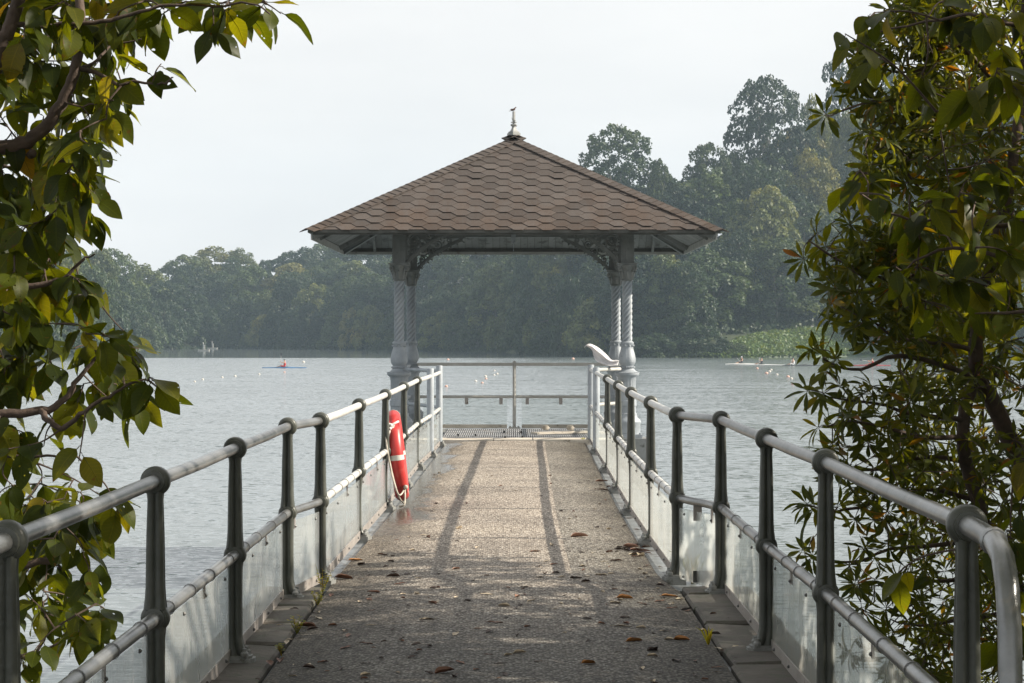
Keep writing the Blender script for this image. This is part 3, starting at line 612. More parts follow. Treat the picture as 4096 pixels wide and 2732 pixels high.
def m_panel():
    m, t, out = newmat('scuffed_acrylic'); pos = N(t, 'ShaderNodeNewGeometry').outputs['Position']
    fr = N(t, 'ShaderNodeFresnel'); fr.inputs['IOR'].default_value = 1.22
    gl = N(t, 'ShaderNodeBsdfGlossy'); gl.inputs['Roughness'].default_value = 0.07; gl.inputs['Color'].default_value = (0.95, 0.97, 0.97, 1)
    tr = N(t, 'ShaderNodeBsdfTransparent'); tr.inputs[0].default_value = (0.93, 0.955, 0.95, 1)
    df = N(t, 'ShaderNodeBsdfDiffuse'); tl = N(t, 'ShaderNodeBsdfTranslucent')
    st = noise_(t, 7, 5, pos, 0.65, (1, 1, 0.12)); sp = N(t, 'ShaderNodeSeparateXYZ'); t.links.new(pos, sp.inputs[0])
    lo = N(t, 'ShaderNodeMapRange'); t.links.new(sp.outputs['Z'], lo.inputs[0])
    for i, v in zip((1, 2, 3, 4), (0.0, 0.30, 0.22, 0.0)): lo.inputs[i].default_value = v
    brown = ramp(t, mth(t, 'ADD', st, lo.outputs[0]), [(0.6, (0.86, 0.87, 0.86)), (0.95, (0.55, 0.48, 0.41))])
    t.links.new(brown, df.inputs[0]); t.links.new(brown, tl.inputs[0])
    dd = N(t, 'ShaderNodeMixShader'); dd.inputs[0].default_value = 0.7; t.links.new(df.outputs[0], dd.inputs[1]); t.links.new(tl.outputs[0], dd.inputs[2])
    hz = mth(t, 'ADD', ramp(t, st, [(0.35, (0.17, 0.17, 0.17)), (0.75, (0.44, 0.44, 0.44))]), mth(t, 'MULTIPLY', lo.outputs[0], 0.7), clamp=True)
    a = N(t, 'ShaderNodeMixShader'); t.links.new(hz, a.inputs[0]); t.links.new(tr.outputs[0], a.inputs[1]); t.links.new(dd.outputs[0], a.inputs[2])
    b = N(t, 'ShaderNodeMixShader'); t.links.new(mth(t, 'MULTIPLY', fr.outputs[0], 0.4), b.inputs[0]); t.links.new(a.outputs[0], b.inputs[1]); t.links.new(gl.outputs[0], b.inputs[2])
    t.links.new(b.outputs[0], out.inputs[0]); return m
M_panel = m_panel()
def m_clear():
    m, t, out = newmat('clear_acrylic'); fr = N(t, 'ShaderNodeFresnel'); fr.inputs['IOR'].default_value = 1.3
    gl = N(t, 'ShaderNodeBsdfGlossy'); gl.inputs['Roughness'].default_value = 0.05; tr = N(t, 'ShaderNodeBsdfTransparent'); tr.inputs[0].default_value = (0.95, 0.965, 0.96, 1)
    df = N(t, 'ShaderNodeBsdfDiffuse'); df.inputs[0].default_value = (0.7, 0.72, 0.71, 1); a = N(t, 'ShaderNodeMixShader'); a.inputs[0].default_value = 0.07
    t.links.new(tr.outputs[0], a.inputs[1]); t.links.new(df.outputs[0], a.inputs[2]); b = N(t, 'ShaderNodeMixShader'); t.links.new(fr.outputs[0], b.inputs[0]); t.links.new(a.outputs[0], b.inputs[1]); t.links.new(gl.outputs[0], b.inputs[2]); t.links.new(b.outputs[0], out.inputs[0]); return m
M_clear = m_clear()

def section(w, k=32, gro=0.40):
    """cruciform, grooved cast-iron section: four rounded lobes"""
    return [(cos(a) * w * 1.06 * (1 - gro * cos(2 * a) ** 6), sin(a) * w * 1.06 * (1 - gro * cos(2 * a) ** 6)) for a in (2 * pi * i / k for i in range(k))]
def loft(mb, levels, k=32, gro=0.40):
    """levels: (z, wx, wy, dx)"""
    vs = []; s = section(1.0, k, gro)
    for z, wx, wy, dx in levels: vs += [(u * wx + dx, v * wy, z) for u, v in s]
    n = len(levels); mb.add(vs, [(i * k + j, i * k + (j + 1) % k, (i + 1) * k + (j + 1) % k, (i + 1) * k + j) for i in range(n - 1) for j in range(k)] + [tuple(range(k - 1, -1, -1)), tuple((n - 1) * k + j for j in range(k))])
RAILR, LOWR = 0.027, 0.026
def post_mesh(H, Hl, slim, inw):
    """cast post: tapered shaft, disc knobs round both rails, foot; inw = +1/-1 direction of the path"""
    mb = MB()
    loft(mb, [(Hl + 0.035, 0.047, 0.043, 0), (Hl + 0.075, 0.042, 0.040, 0), (Hl + 0.12, 0.039, 0.039, 0), (lerp(Hl, H, 0.6), 0.036, 0.036, 0), (H - 0.075, 0.0315, 0.0315, 0), (H - 0.04, 0.035, 0.035, 0)])
    if slim: loft(mb, [(0.03, 0.050, 0.034, inw * 0.016), (0.06, 0.030, 0.03, inw * 0.006), (0.11, 0.020, 0.026, 0), (0.35, 0.0195, 0.030, 0), (Hl - 0.07, 0.026, 0.036, 0), (Hl - 0.02, 0.036, 0.04, 0)])
    else: loft(mb, [(0.03, 0.064, 0.042, inw * 0.02), (0.06, 0.046, 0.04, inw * 0.008), (0.12, 0.039, 0.038, 0), (0.3, 0.037, 0.037, 0), (Hl - 0.08, 0.038, 0.038, 0), (Hl - 0.02, 0.044, 0.042, 0)])
    for z, r in ((H, 0.058), (Hl, 0.056)):                    # disc round the rail, axis along the walkway, with a raised collar
        ml = MB(); ml.lathe([(r * 0.55, -0.042), (r * 0.72, -0.040), (r * 0.74, -0.028), (r * 0.92, -0.024), (r, -0.012), (r, 0.012), (r * 0.92, 0.024), (r * 0.74, 0.028), (r * 0.72, 0.04), (r * 0.55, 0.042)], 26)
        mb.add([(x, zz, y + z) for x, y, zz in ml.v], [tuple(reversed(f)) for f in ml.f])
    return mb.mesh('post', M_post, 50)
def foot_mesh(inw):
    mb = MB(); k = 1 if inw > 0 else -1
    pl = [(-0.055, -0.065), (0.075, -0.065), (0.10, -0.03), (0.10, 0.03), (0.075, 0.065), (-0.055, 0.065)]
    pl = [(u * k, v) for u, v in pl]; pl = pl if k > 0 else pl[::-1]
    mb.prism(pl, lambda u, v: -0.03, lambda u, v: 0.022, lambda u, v, n_: Vector((u, v, n_))); mb.prism([(u * 0.86, v * 0.86) for u, v in pl], lambda u, v: 0.0225, lambda u, v: 0.034, lambda u, v, n_: Vector((u, v, n_)))
    for v in (-0.045, 0.045): mb.lathe([(0.020, 0.034), (0.020, 0.05), (0.012, 0.058), (0.012, 0.072)], 8, (0.052 * k, v, 0))
    return mb.mesh('foot_plate', M_foot, 35)
ringm = MB(); ringm.lathe([(LOWR + 0.0012, -0.004), (LOWR + 0.0042, -0.004), (LOWR + 0.0042, 0.004), (LOWR + 0.0012, 0.004)], 14, cap=False); ringm = ringm.mesh('pipe_band', M_ring, 40)
boltm = MB(); boltm.lathe([(0.009, 0.0), (0.009, 0.006), (0.004, 0.011)], 7); boltm = boltm.mesh('bolt', M_bolt, 40)
def railing(pts, H, Hl, label, inw, ends, jog):
    """pts: (X, Y) of the posts from near to far; jog: index of the bay that steps sideways"""
    r = thing('railing', label, 'railing', (pts[0][0], pts[0][1], 0)); O = Vector((pts[0][0], pts[0][1], 0))
    pm = {s: post_mesh(H, Hl, s, inw) for s in (False, True)}; fm = foot_mesh(inw)
    for i, (X, Y) in enumerate(pts):
        zb = 0.0 if i <= jog else 0.0
        a = pts[max(0, i - 1)] if i != jog + 1 else pts[i]; b_ = pts[min(len(pts) - 1, i + 1)] if i != jog else pts[i]
        yaw = -atan2(b_[0] - a[0], b_[1] - a[1])
        p = link('post', pm[i > jog + 1], r, Vector((X, Y, zb)) - O, (0, 0, yaw)); link('foot_plate', fm, p)
    allp = pts + ends
    rp = random.Random(len(pts))
    for i in range(len(allp) - 1):
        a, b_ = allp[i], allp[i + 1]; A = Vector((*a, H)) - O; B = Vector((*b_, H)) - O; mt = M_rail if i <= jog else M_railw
        if i == jog:
            t = (B - A); off = Vector((0, 0.05, 0))
            MB().tube([A + off * -0.4, A + Vector((t.x * 0.12, 0.09, 0)), A + Vector((t.x * 0.35, t.y * 0.38, 0)), A + Vector((t.x * 0.65, t.y * 0.62, 0)), B - Vector((t.x * 0.12, 0.09, 0)), B + off * 0.4], RAILR, 12).build('top_rail', M_rail, r, 60)
            dz = Vector((0, 0, Hl - H)); MB().tube([A + dz - off * 0.4, A + dz + Vector((t.x * 0.12, 0.09, 0)), A + dz + Vector((t.x * 0.35, t.y * 0.38, 0)), A + dz + Vector((t.x * 0.65, t.y * 0.62, 0)), B + dz - Vector((t.x * 0.12, 0.09, 0)), B + dz + off * 0.4], LOWR, 12).build('lower_rail', M_rail, r, 60)
        else:
            MB().tube([A, (A + B) / 2 + Vector((0, 0, -0.004)), B], RAILR, 14).build('top_rail', mt, r, 60)
            dz = Vector((0, 0, Hl - H)); lo = MB().tube([A + dz, B + dz], LOWR, 14).build('lower_rail', mt, r, 60)
            t = (B - A).normalized(); L = (B - A).length; n = max(3, int(L / 0.5))
            q = t.to_track_quat('Z', 'Y').to_euler()
            for k in range(n):
                f = (k + 0.5) / n + rp.uniform(-0.02, 0.02); link('pipe_band', ringm, lo, A + dz + t * (L * f), q)
        # acrylic panel with its strip and bolts: outside the posts on the near run, in the rail's plane on the far run
        t = (B - A); t.z = 0; L = t.length; t.normalize(); nin = Vector((-t.y, t.x, 0)); nin = nin if nin.x * inw > 0 else -nin
        off = -0.030 if i < jog else (0.0 if i == jog else 0.004)
        g = 0.02 if i < jog else (0.05 if i == jog else 0.035)
        a0 = Vector((A.x, A.y, 0)) + nin * off + t * g; b0 = Vector((B.x, B.y, 0)) + nin * off - t * g
        z0, z1 = 0.012, Hl - 0.062
        cen = (a0 + b0) / 2 + Vector((0, 0, (z0 + z1) / 2)); rz = Matrix.Rotation(-atan2(t.x, t.y), 3, 'Z')
        pn = MB().box((0, 0, 0), (0.007, (b0 - a0).length, z1 - z0)); pn.v = [tuple(rz @ Vector(v) + cen) for v in pn.v]
        pn = pn.build('panel', M_panel, r)
        if i != jog or inw > 0:
            ks = MB().box((0, 0, 0), (0.006, (b0 - a0).length * 0.998, 0.062)); cc = (a0 + b0) / 2 + nin * 0.0075 + Vector((0, 0, 0.036)); ks.v = [tuple(rz @ Vector(v) + cc) for v in ks.v]; ks.build('kick_strip', M_kick, pn)
        nb = 4 if L > 1.5 else 2; qb = nin.to_track_quat('Z', 'Y').to_euler()
        for k in range(nb):
            p0 = a0.lerp(b0, (k + 0.3) / (nb - 0.4) if nb > 2 else 0.15 + 0.7 * k)
            link('bolt', boltm, pn, p0 + nin * 0.004 + Vector((0, 0, z1 - 0.035)), qb); link('bolt', boltm, pn, p0 + nin * 0.0108 + Vector((0, 0, 0.036)), qb)
            cl = MB().bar(p0 + Vector((0, 0, z1 - 0.05)), p0 + Vector((0, 0, Hl - 0.015)), 0.026, 0.010, nin); cl.build('panel_clip', M_kick, pn) if k % 2 == 0 else None
    for X, Y in ends:                                           # plain round end posts
        e = MB().lathe([(0.048, 0.02), (0.048, 1.155), (0.044, 1.165)], 20).build('end_post', M_paint, r, 40, Vector((X, Y, 0)) - O); link('foot_plate', fm, e)
    return r, O
LP = [(-1.39, 3.45), (-1.39, 5.87), (-1.378, 8.25), (-1.375, 10.6), (-1.375, 13.08), (-1.252, 13.95), (-1.215, 16.95), (-1.178, 19.85), (-1.163, 22.95), (-1.150, 25.9)]
LEND = [(-1.09, 28.5), (-1.06, 31.1)]
RP = [(1.285, 6.03), (1.315, 8.95), (1.305, 10.95), (1.31, 13.38), (1.095, 14.15), (1.082, 16.65), (1.085, 19.45), (1.105, 22.2), (1.135, 25.4)]
REND = [(1.157, 29.3), (1.182, 32.0)]
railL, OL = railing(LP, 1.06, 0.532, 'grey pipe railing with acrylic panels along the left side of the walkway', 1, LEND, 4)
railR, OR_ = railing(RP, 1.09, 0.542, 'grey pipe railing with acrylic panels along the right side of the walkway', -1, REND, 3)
# right railing ends near the camera in an elbow that turns down
a = Vector((1.285, 6.03, 1.09)) - OR_
pts = [a, a + Vector((-0.015, -0.30, 0.0)), a + Vector((-0.028, -0.48, -0.003)), a + Vector((-0.036, -0.60, -0.03)), a + Vector((-0.044, -0.68, -0.09)), a + Vector((-0.05, -0.735, -0.2)), a + Vector((-0.055, -0.765, -0.35)), a + Vector((-0.062, -0.80, -0.70)), a + Vector((-0.065, -0.82, -1.11))]
MB().tube(pts, 0.030, 14).build('elbow_rail', M_rail, railR, 60)
MB().lathe([(0.034, -0.02), (0.038, 0), (0.034, 0.02)], 14).build('pipe_joint', M_rail, railR, 60, a + Vector((-0.024, -0.44, -0.003)))
bpy.data.objects['pipe_joint'].rotation_euler = (pi / 2, 0, 0)
mb = MB().box((1.20, 13.80, 0.47), (0.055, 0.008, 0.10)); mb.v = [tuple(Vector(v) - OR_) for v in mb.v]; mb.build('rusty_tab', M_kick, railR)
mb = MB().box((1.235, 13.79, 0.06), (0.13, 0.012, 0.075)); mb.v = [tuple(Vector(v) - OR_) for v in mb.v]; mb.build('kick_strip', M_dark, railR)

# ---- fence at the back of the pavilion, with clear panels
M_fence = surf('fence_paint', (0.38, 0.37, 0.34), (0.52, 0.51, 0.48), 6, 0.55, c3=(0.22, 0.12, 0.07), s3=18, t3=(0.64, 0.71))
fe = thing('fence', 'low pale steel fence with clear panels across the back of the pavilion', 'fence', (0.04, YR - 0.02, 0)); OF = Vector((0.04, YR - 0.02, 0))
def fp(mb, name, mt, par=None, sm=None): mb.v = [tuple(Vector(v) - OF) for v in mb.v]; return mb.build(name, mt, par or fe, sm)
yf = YR - 0.02
for a, b_ in ((-1.62, 0.015), (0.065, 1.67)):
    fp(MB().box(((a + b_) / 2, yf, 1.105), (b_ - a, 0.05, 0.055)), 'top_rail', M_fence)
    fp(MB().tube([(a, yf, 0.55), (b_, yf, 0.55)], 0.026, 12), 'mid_rail', M_fence, None, 60)
    lo_, hi_ = (a + 0.1, b_ - 0.1) if a < 0 else (a + 0.1, b_ - 0.12)
    pn = fp(MB().box(((lo_ + hi_) / 2, yf, 0.29), (hi_ - lo_, 0.006, 0.46)), 'panel', M_clear)
    fp(MB().box(((lo_ + hi_) / 2, yf - 0.02, 0.045), (hi_ - lo_, 0.014, 0.065)), 'kick_board', M_kerb)
for x in (1866, 2004, 2109, 2243):
    X = (x - CX) / F * yf; fp(MB().box((X, yf - 0.012, 0.475), (0.058, 0.008, 0.11)), 'rusty_tab', M_kick)
mb = MB().lathe([(0.03, 0.03), (0.03, 1.15), (0.022, 1.16)], 12, (0.04, yf, 0)); mb.box((0.04, yf, 0.018), (0.2, 0.12, 0.025))
for s in (-1, 1): mb.lathe([(0.018, 0.03), (0.018, 0.05)], 6, (0.04 + 0.07 * s, yf - 0.03, 0))
fp(mb, 'post', M_fence, None, 40)
# ---- short cross rails from the end posts to the front columns, and side rails between the columns
for sgn, X, e, word in ((-1, COLX[0], LEND[1], 'left'), (1, COLX[1], REND[1], 'right')):
    t = thing('side_railing', 'short round side rails joining the two %s-hand columns of the pavilion' % word, 'railing', (X, YF, 0)); O = Vector((X, YF, 0)); mt = M_paint if sgn < 0 else M_fence
    for z, nm in ((1.085, 'top_rail'), (0.56, 'lower_rail')):
        q = MB().tube([Vector((e[0] + 0.02 * sgn, e[1] + 0.02, z)) - O, Vector((X - sgn * 0.12, YF - 0.14, z)) - O], 0.027, 12); q.build(nm, mt, t, 60)
        q = MB().tube([Vector((X, YF + 0.12, z)) - O, Vector((X, YR - 0.12, z)) - O], 0.027, 12); q.build(nm, mt, t, 60)
    q = MB().box(Vector((X, (YF + YR) / 2, 0.29)) - O, (0.006, 3.0, 0.46)); q.build('panel', M_clear, t)

# ================================================================ LIFEBUOY
M_red = surf('faded_red_plastic', (0.40, 0.022, 0.022), (0.50, 0.040, 0.034), 4, 0.38, c3=(0.52, 0.11, 0.09), s3=7, t3=(0.55, 0.75))
M_band = surf('white_tape', (0.52, 0.51, 0.46), (0.64, 0.63, 0.57), 14, 0.55, c3=(0.55, 0.10, 0.08), s3=22, t3=(0.68, 0.70))
M_rope = surf('grey_rope', (0.30, 0.27, 0.22), (0.52, 0.48, 0.42), 40, 0.9)
M_ropew = surf('white_cord', (0.60, 0.58, 0.53), (0.75, 0.73, 0.69), 40, 0.9)
lb = thing('lifebuoy', 'red lifebuoy ring with white bands hanging on the left railing', 'lifebuoy', (-1.085, 20.25, 0.475))
lb.rotation_euler = (0, R(-6.5), R(2.0))
RM, rm = 0.372, 0.066
def torus_seg(a0, a1, rr, n=40, m=18, dent=True):
    mb = MB(); vs = []
    for i in range(n + 1):
        a = lerp(a0, a1, i / n)
        for j in range(m):
            b_ = 2 * pi * j / m; r_ = rr
            if dent:                                             # hand-grip recesses in the rim
                for ac in (R(128), R(232), R(52), R(308)):
                    da = abs((a - ac + pi) % (2 * pi) - pi)
                    if da < R(10) and abs(((b_ + pi) % (2 * pi)) - pi) < 0.95: r_ = rr * (0.62 if da < R(8) else 0.85)
            rad = RM + cos(b_) * r_ * 0.92; vs.append((sin(b_) * r_, -cos(a) * rad * -1 * -1, sin(a) * rad))
    mb.add(vs, [(i * m + j, i * m + (j + 1) % m, (i + 1) * m + (j + 1) % m, (i + 1) * m + j) for i in range(n) for j in range(m)]); return mb
torus_seg(0, 2 * pi, rm, 96, 24).build('ring', M_red, lb, 50)
for ac in (-0.0, 90, 180, 270): torus_seg(R(ac - 3.2), R(ac + 3.2), rm + 0.0025, 10, 24, False).build('band', M_band, lb, 50)
lo_ = [Vector((0.04, -0.30, -0.30)), Vector((-0.02, -0.47, -0.34)), Vector((-0.06, -0.47, -0.16)), Vector((-0.075, -0.46, 0.05)), Vector((-0.08, -0.42, 0.2)), Vector((-0.06, -0.33, 0.29))]
def smooth_path(ps, k=6):
    out = []
    for i in range(len(ps) - 1):
        p0, p1, p2, p3 = ps[max(0, i - 1)], ps[i], ps[i + 1], ps[min(len(ps) - 1, i + 2)]
        for j in range(k):
            t = j / k; out.append(0.5 * ((2 * p1) + (-p0 + p2) * t + (2 * p0 - 5 * p1 + 4 * p2 - p3) * t * t + (-p0 + 3 * p1 - 3 * p2 + p3) * t ** 3))
    return out + [ps[-1]]
mb = MB().tube(smooth_path(lo_), 0.0085, 6); mb.tube(smooth_path([Vector((0.04, -0.30, -0.30)), Vector((0.035, -0.36, -0.36)), Vector((0.02, -0.42, -0.44)), Vector((-0.03, -0.40, -0.455))]), 0.0085, 6)
mb.tube(smooth_path([Vector((-0.07, -0.46, 0.0)), Vector((-0.05, -0.45, -0.2)), Vector((-0.02, -0.43, -0.36)), Vector((0.02, -0.36, -0.43)), Vector((0.03, -0.33, -0.35))]), 0.008, 6); mb.ball((0.05, -0.33, -0.285), 0.022, 8, 6)
mb.build('grab_rope', M_rope, lb, 60)
mb = MB()
rk = random.Random(2)
for k in range(9): mb.ball((-0.03 + rk.uniform(-0.03, 0.025), -0.335 + rk.uniform(-0.02, 0.02), 0.30 + rk.uniform(-0.025, 0.025)), 0.018, 7, 5)
mb.tube(smooth_path([Vector((-0.03, -0.33, 0.30)), Vector((0.02, -0.32, 0.32)), Vector((0.05, -0.29, 0.33))]), 0.011, 6); mb.tube([(-0.04, -0.34, 0.28), (-0.05, -0.35, 0.2)], 0.012, 6)
mb.build('cord_knot', M_ropew, lb, 60)

# ================================================================ WHITE CLOTH on the right cross rail
def cloth():
    top = [(2338, 1390), (2345, 1379), (2362, 1375), (2392, 1389), (2424, 1416), (2446, 1439), (2466, 1440), (2479, 1443)]
    bot = [(2338, 1393), (2346, 1385), (2369, 1401), (2375, 1424), (2388, 1446), (2416, 1460), (2450, 1467), (2474, 1461)]
    d = 32.5; n = 8; m = 11; mb = MB(); k = 4
    def cat(a, i, t):
        p0, p1, p2, p3 = [Vector(a[max(0, min(len(a) - 1, q))]) for q in (i - 1, i, i + 1, i + 2)]
        return 0.5 * ((2 * p1) + (-p0 + p2) * t + (2 * p0 - 5 * p1 + 4 * p2 - p3) * t * t + (-p0 + 3 * p1 - 3 * p2 + p3) * t ** 3)
    rows = []
    for i in range(n - 1):
        for q in range(k):
            t = q / k; s = (i + t) / (n - 1); A, B = cat(top, i, t), cat(bot, i, t); row = []
            for j in range(m):
                v = j / (m - 1); pxy = A.lerp(B, v); dep = d + 0.10 * sin(pi * v) * sin(pi * min(1, s * 1.2)) * -1 + 0.045 * sin(v * 8 + s * 5) + 0.022 * sin(v * 19 + s * 9)
                row.append(P(pxy.x, pxy.y, dep))
            rows.append(row)
    vs = [p for r_ in rows for p in r_]; o0 = vs[len(vs) - m // 2]
    mb.add([p - o0 for p in vs], [(i * m + j, i * m + j + 1, (i + 1) * m + j + 1, (i + 1) * m + j) for i in range(len(rows) - 1) for j in range(m - 1)])
    mt, t_, out = newmat('white_cloth'); df = N(t_, 'ShaderNodeBsdfDiffuse'); df.inputs[0].default_value = (0.86, 0.85, 0.86, 1); tl = N(t_, 'ShaderNodeBsdfTranslucent'); tl.inputs[0].default_value = (0.85, 0.82, 0.84, 1); ms = N(t_, 'ShaderNodeMixShader'); ms.inputs[0].default_value = 0.4
    t_.links.new(df.outputs[0], ms.inputs[1]); t_.links.new(tl.outputs[0], ms.inputs[2]); t_.links.new(ms.outputs[0], out.inputs[0])
    o = mb.build('cloth', mt, None, 180, o0); md = o.modifiers.new('thick', 'SOLIDIFY'); md.thickness = 0.004
    return tag(o, 'white cloth blowing from the rail by the right front column', 'cloth')
cloth()
# ---- plank with two coiled mooring lines at the right rear of the pavilion floor
p0 = PG(2137, 1733, 0.06); p1 = PG(2355, 1727, 0.06)
mb = MB().bar(p0, p1, 0.20, 0.03); tag(mb.build('plank', M_kerb, None, 30), 'loose pale plank lying on the grating at the right rear', 'plank')
for (x, y, wd) in ((2182, 1723, 'nearer the middle post'), (2281, 1723, 'nearer the right-hand end post')):
    c = PG(x, y, 0.085); mb = MB(); ps = []
    for k in range(40): a = k * 0.62; ps.append(Vector((cos(a) * (0.05 + 0.012 * sin(k)), sin(a) * 0.05, 0.012 + 0.0018 * k)))
    mb.tube(ps, 0.010, 5); tag(mb.build('rope_coil', M_rope, None, 60, c), 'small coil of grey rope on the plank, %s' % wd, 'rope')
# ================================================================ ON THE WATER
def kayak_mesh(L, Wd, mt, deck):
    mb = MB(); n = 24; m = 10; vs = []
    for i in range(n + 1):
        t = i / n; x = (t - 0.5) * L; w = Wd / 2 * (sin(pi * t) ** 0.75) + 0.006; hd = 0.08 + 0.05 * sin(pi * t) ** 2; dr = -0.10 * sin(pi * t) ** 0.6
        for j in range(m):
            a = 2 * pi * j / m; z = sin(a); vs.append((x, cos(a) * w, (0.05 + z * (hd - 0.05)) if z > 0 else (0.05 + z * (0.05 - dr))))
    mb.add(vs, [(i * m + j, i * m + (j + 1) % m, (i + 1) * m + (j + 1) % m, (i + 1) * m + j) for i in range(n) for j in range(m)] + [tuple(range(m - 1, -1, -1)), tuple(n * m + j for j in range(m))])
    return mb.mesh('hull', mt, 50)
def skin(name, verts, edges, radii, mats, assign):
    me = bpy.data.meshes.new(name); me.from_pydata(verts, edges, []); o = bpy.data.objects.new('tmp', me); COL.objects.link(o)
    o.modifiers.new('s', 'SKIN'); sd = o.modifiers.new('u', 'SUBSURF'); sd.levels = 1
    for i, r_ in enumerate(radii): me.skin_vertices[0].data[i].radius = (r_, r_)
    me.skin_vertices[0].data[0].use_root = True
    dg = bpy.context.evaluated_depsgraph_get(); ev = bpy.data.meshes.new_from_object(o.evaluated_get(dg)); COL.objects.unlink(o); bpy.data.objects.remove(o)
    ev.materials.clear()
    for m in mats: ev.materials.append(m)
    for p in ev.polygons: p.material_index = assign(p.center); p.use_smooth = True
    return ev
M_skin = surf('sunlit_skin', (0.42, 0.25, 0.17), (0.50, 0.31, 0.22), 8, 0.6)
def cloth_m(n, c): return surf(n, tuple(v * 0.85 for v in c), c, 9, 0.8)
def paddler(shirt, capm, hands, lean=0.0):
    """seated body facing -x, pelvis at the origin; hands: two hand positions"""
    V = [(0, 0, 0.06), (-0.01 + lean * 0.3, 0, 0.22), (-0.02 + lean * 0.6, 0, 0.40), (-0.02 + lean, 0, 0.52), (-0.03 + lean, 0, 0.60), (-0.05 + lean, 0, 0.70), (-0.055 + lean, 0, 0.79)]
    E = [(0, 1), (1, 2), (2, 3), (3, 4), (4, 5), (5, 6)]; Rr = [0.14, 0.13, 0.15, 0.12, 0.055, 0.085, 0.075]
    for s, h in zip((-1, 1), hands):
        h = Vector(h); sh = Vector((-0.02 + lean, s * 0.18, 0.50)); el = (sh + h) / 2 + Vector((0.05, s * 0.07, -0.09)); i = len(V)
        V += [tuple(sh), tuple(el), tuple(h)]; E += [(3, i), (i, i + 1), (i + 1, i + 2)]; Rr += [0.062, 0.045, 0.032]
        dr = (h - el).normalized()
        for k in range(5):
            q = h + dr * (0.05 if k else 0.02) + Vector((0, 0, (k - 2) * 0.02)); q2 = q + dr * (0.03 + 0.006 * (k % 3)) + Vector((0.015, 0, 0)); V += [tuple(q), tuple(q2)]; j = len(V) - 2; E += [(i + 2, j), (j, j + 1)]; Rr += [0.011, 0.009]
    for s in (-1, 1):
        i = len(V); V += [(-0.08, s * 0.09, 0.05), (-0.45, s * 0.12, 0.16), (-0.80, s * 0.09, 0.03), (-0.86, s * 0.09, 0.09)]; E += [(0, i), (i, i + 1), (i + 1, i + 2), (i + 2, i + 3)]; Rr += [0.085, 0.06, 0.045, 0.035]
    return skin('person', V, E, Rr, [M_skin, shirt, capm], lambda c: 1 if (c.z < 0.53 and abs(c.y) < 0.17 and c.x > -0.17) or (c.x < -0.1 and c.z < 0.2 and abs(c.y) < 0.2 and c.x > -0.5) else 0)
def face_bits(par, capm, brim, lean=0.0):
    hx = -0.055 + lean
    mb = MB().ball((hx, 0, 0.80), 0.098, 12, 8, sc=(1.02, 0.9, 0.75))
    if brim: mb.box((hx - 0.13, 0, 0.80), (0.12, 0.13, 0.012))
    else: mb.lathe([(0.13, 0.785), (0.10, 0.80), (0.09, 0.84)], 14, (hx, 0, 0))
    mb.build('cap', capm, par, 50)
    mb = MB(); mb.tube([(hx - 0.075, 0, 0.735), (hx - 0.105, 0, 0.70)], [0.010, 0.014], 6)
    for s in (-1, 1): mb.ball((hx - 0.075, s * 0.03, 0.735), 0.010, 6, 4); mb.ball((hx, s * 0.085, 0.715), 0.02, 6, 5, sc=(1, 0.5, 1.4))
    mb.box((hx - 0.075, 0, 0.665), (0.02, 0.045, 0.008)); mb.build('face', M_skin, par, 60)
M_carb = surf('black_paddle', (0.03, 0.035, 0.04), (0.06, 0.065, 0.07), 8, 0.4)
M_shaft = surf('pale_shaft', (0.45, 0.45, 0.44), (0.6, 0.6, 0.58), 8, 0.4)
def paddle(c, dr, label):
    mb = MB(); dr = Vector(dr).normalized(); L = 1.05
    mb.tube([-dr * L * 0.8, dr * L * 0.8], 0.016, 8); o = None
    t = thing('paddle', label, 'paddle', c); mb.build('shaft', M_shaft, t, 60)
    for s in (-1, 1):
        b = MB(); n = dr.cross(Vector((0, 1, 0))).normalized(); sec = [(0.70, 0.02), (0.8, 0.065), (0.92, 0.085), (1.04, 0.08), (1.1, 0.045)]
        vs = [dr * s * k * L + n * w * q + Vector((0, 0.02 * (k - 0.7) + e, 0)) for k, w in sec for q, e in ((-1, 0), (0, 0.018), (1, 0), (0, 0.006))]
        b.add(vs, [(4 * i + j, 4 * i + (j + 1) % 4, 4 * i + 4 + (j + 1) % 4, 4 * i + 4 + j) for i in range(4) for j in range(4)] + [(3, 2, 1, 0), (16, 17, 18, 19)]); b.build('blade', M_carb, t, 40)
    return t
def kayak(x, y, xl, xr, mt, label, yaw=0.0):
    p = PW(x, y); d = p.y; L = max(4.9, (xr - xl) / F * d); L = min(L, 5.6)
    t = thing('kayak', label, 'kayak', (p.x, p.y, WZ), yaw)
    link('hull', kayak_mesh(L, 0.46, mt, None), t)
    mb = MB().lathe([(0.30, 0.0), (0.31, 0.03), (0.27, 0.04), (0.26, 0.0)], 20, (0.05, 0, 0.115), mod=lambda a, z: 1.0, cap=False); mb.v = [(a * 1.3, b * 0.62, c) for a, b, c in mb.v]; mb.build('cockpit_rim', M_dark, t, 50)
    return t, p
blue = surf('blue_hull', (0.045, 0.15, 0.33), (0.06, 0.19, 0.40), 3, 0.3); whit = surf('white_hull', (0.5, 0.51, 0.5), (0.58, 0.58, 0.58), 3, 0.3); redm = surf('red_hull', (0.36, 0.03, 0.035), (0.42, 0.04, 0.045), 3, 0.3)
red_s, black_s, white_s = cloth_m('red_shirt', (0.52, 0.03, 0.03)), cloth_m('black_vest', (0.035, 0.035, 0.045)), cloth_m('white_shirt', (0.75, 0.75, 0.76))
cap_d, cap_w = cloth_m('dark_cap', (0.05, 0.055, 0.07)), cloth_m('white_cap', (0.8, 0.8, 0.8))
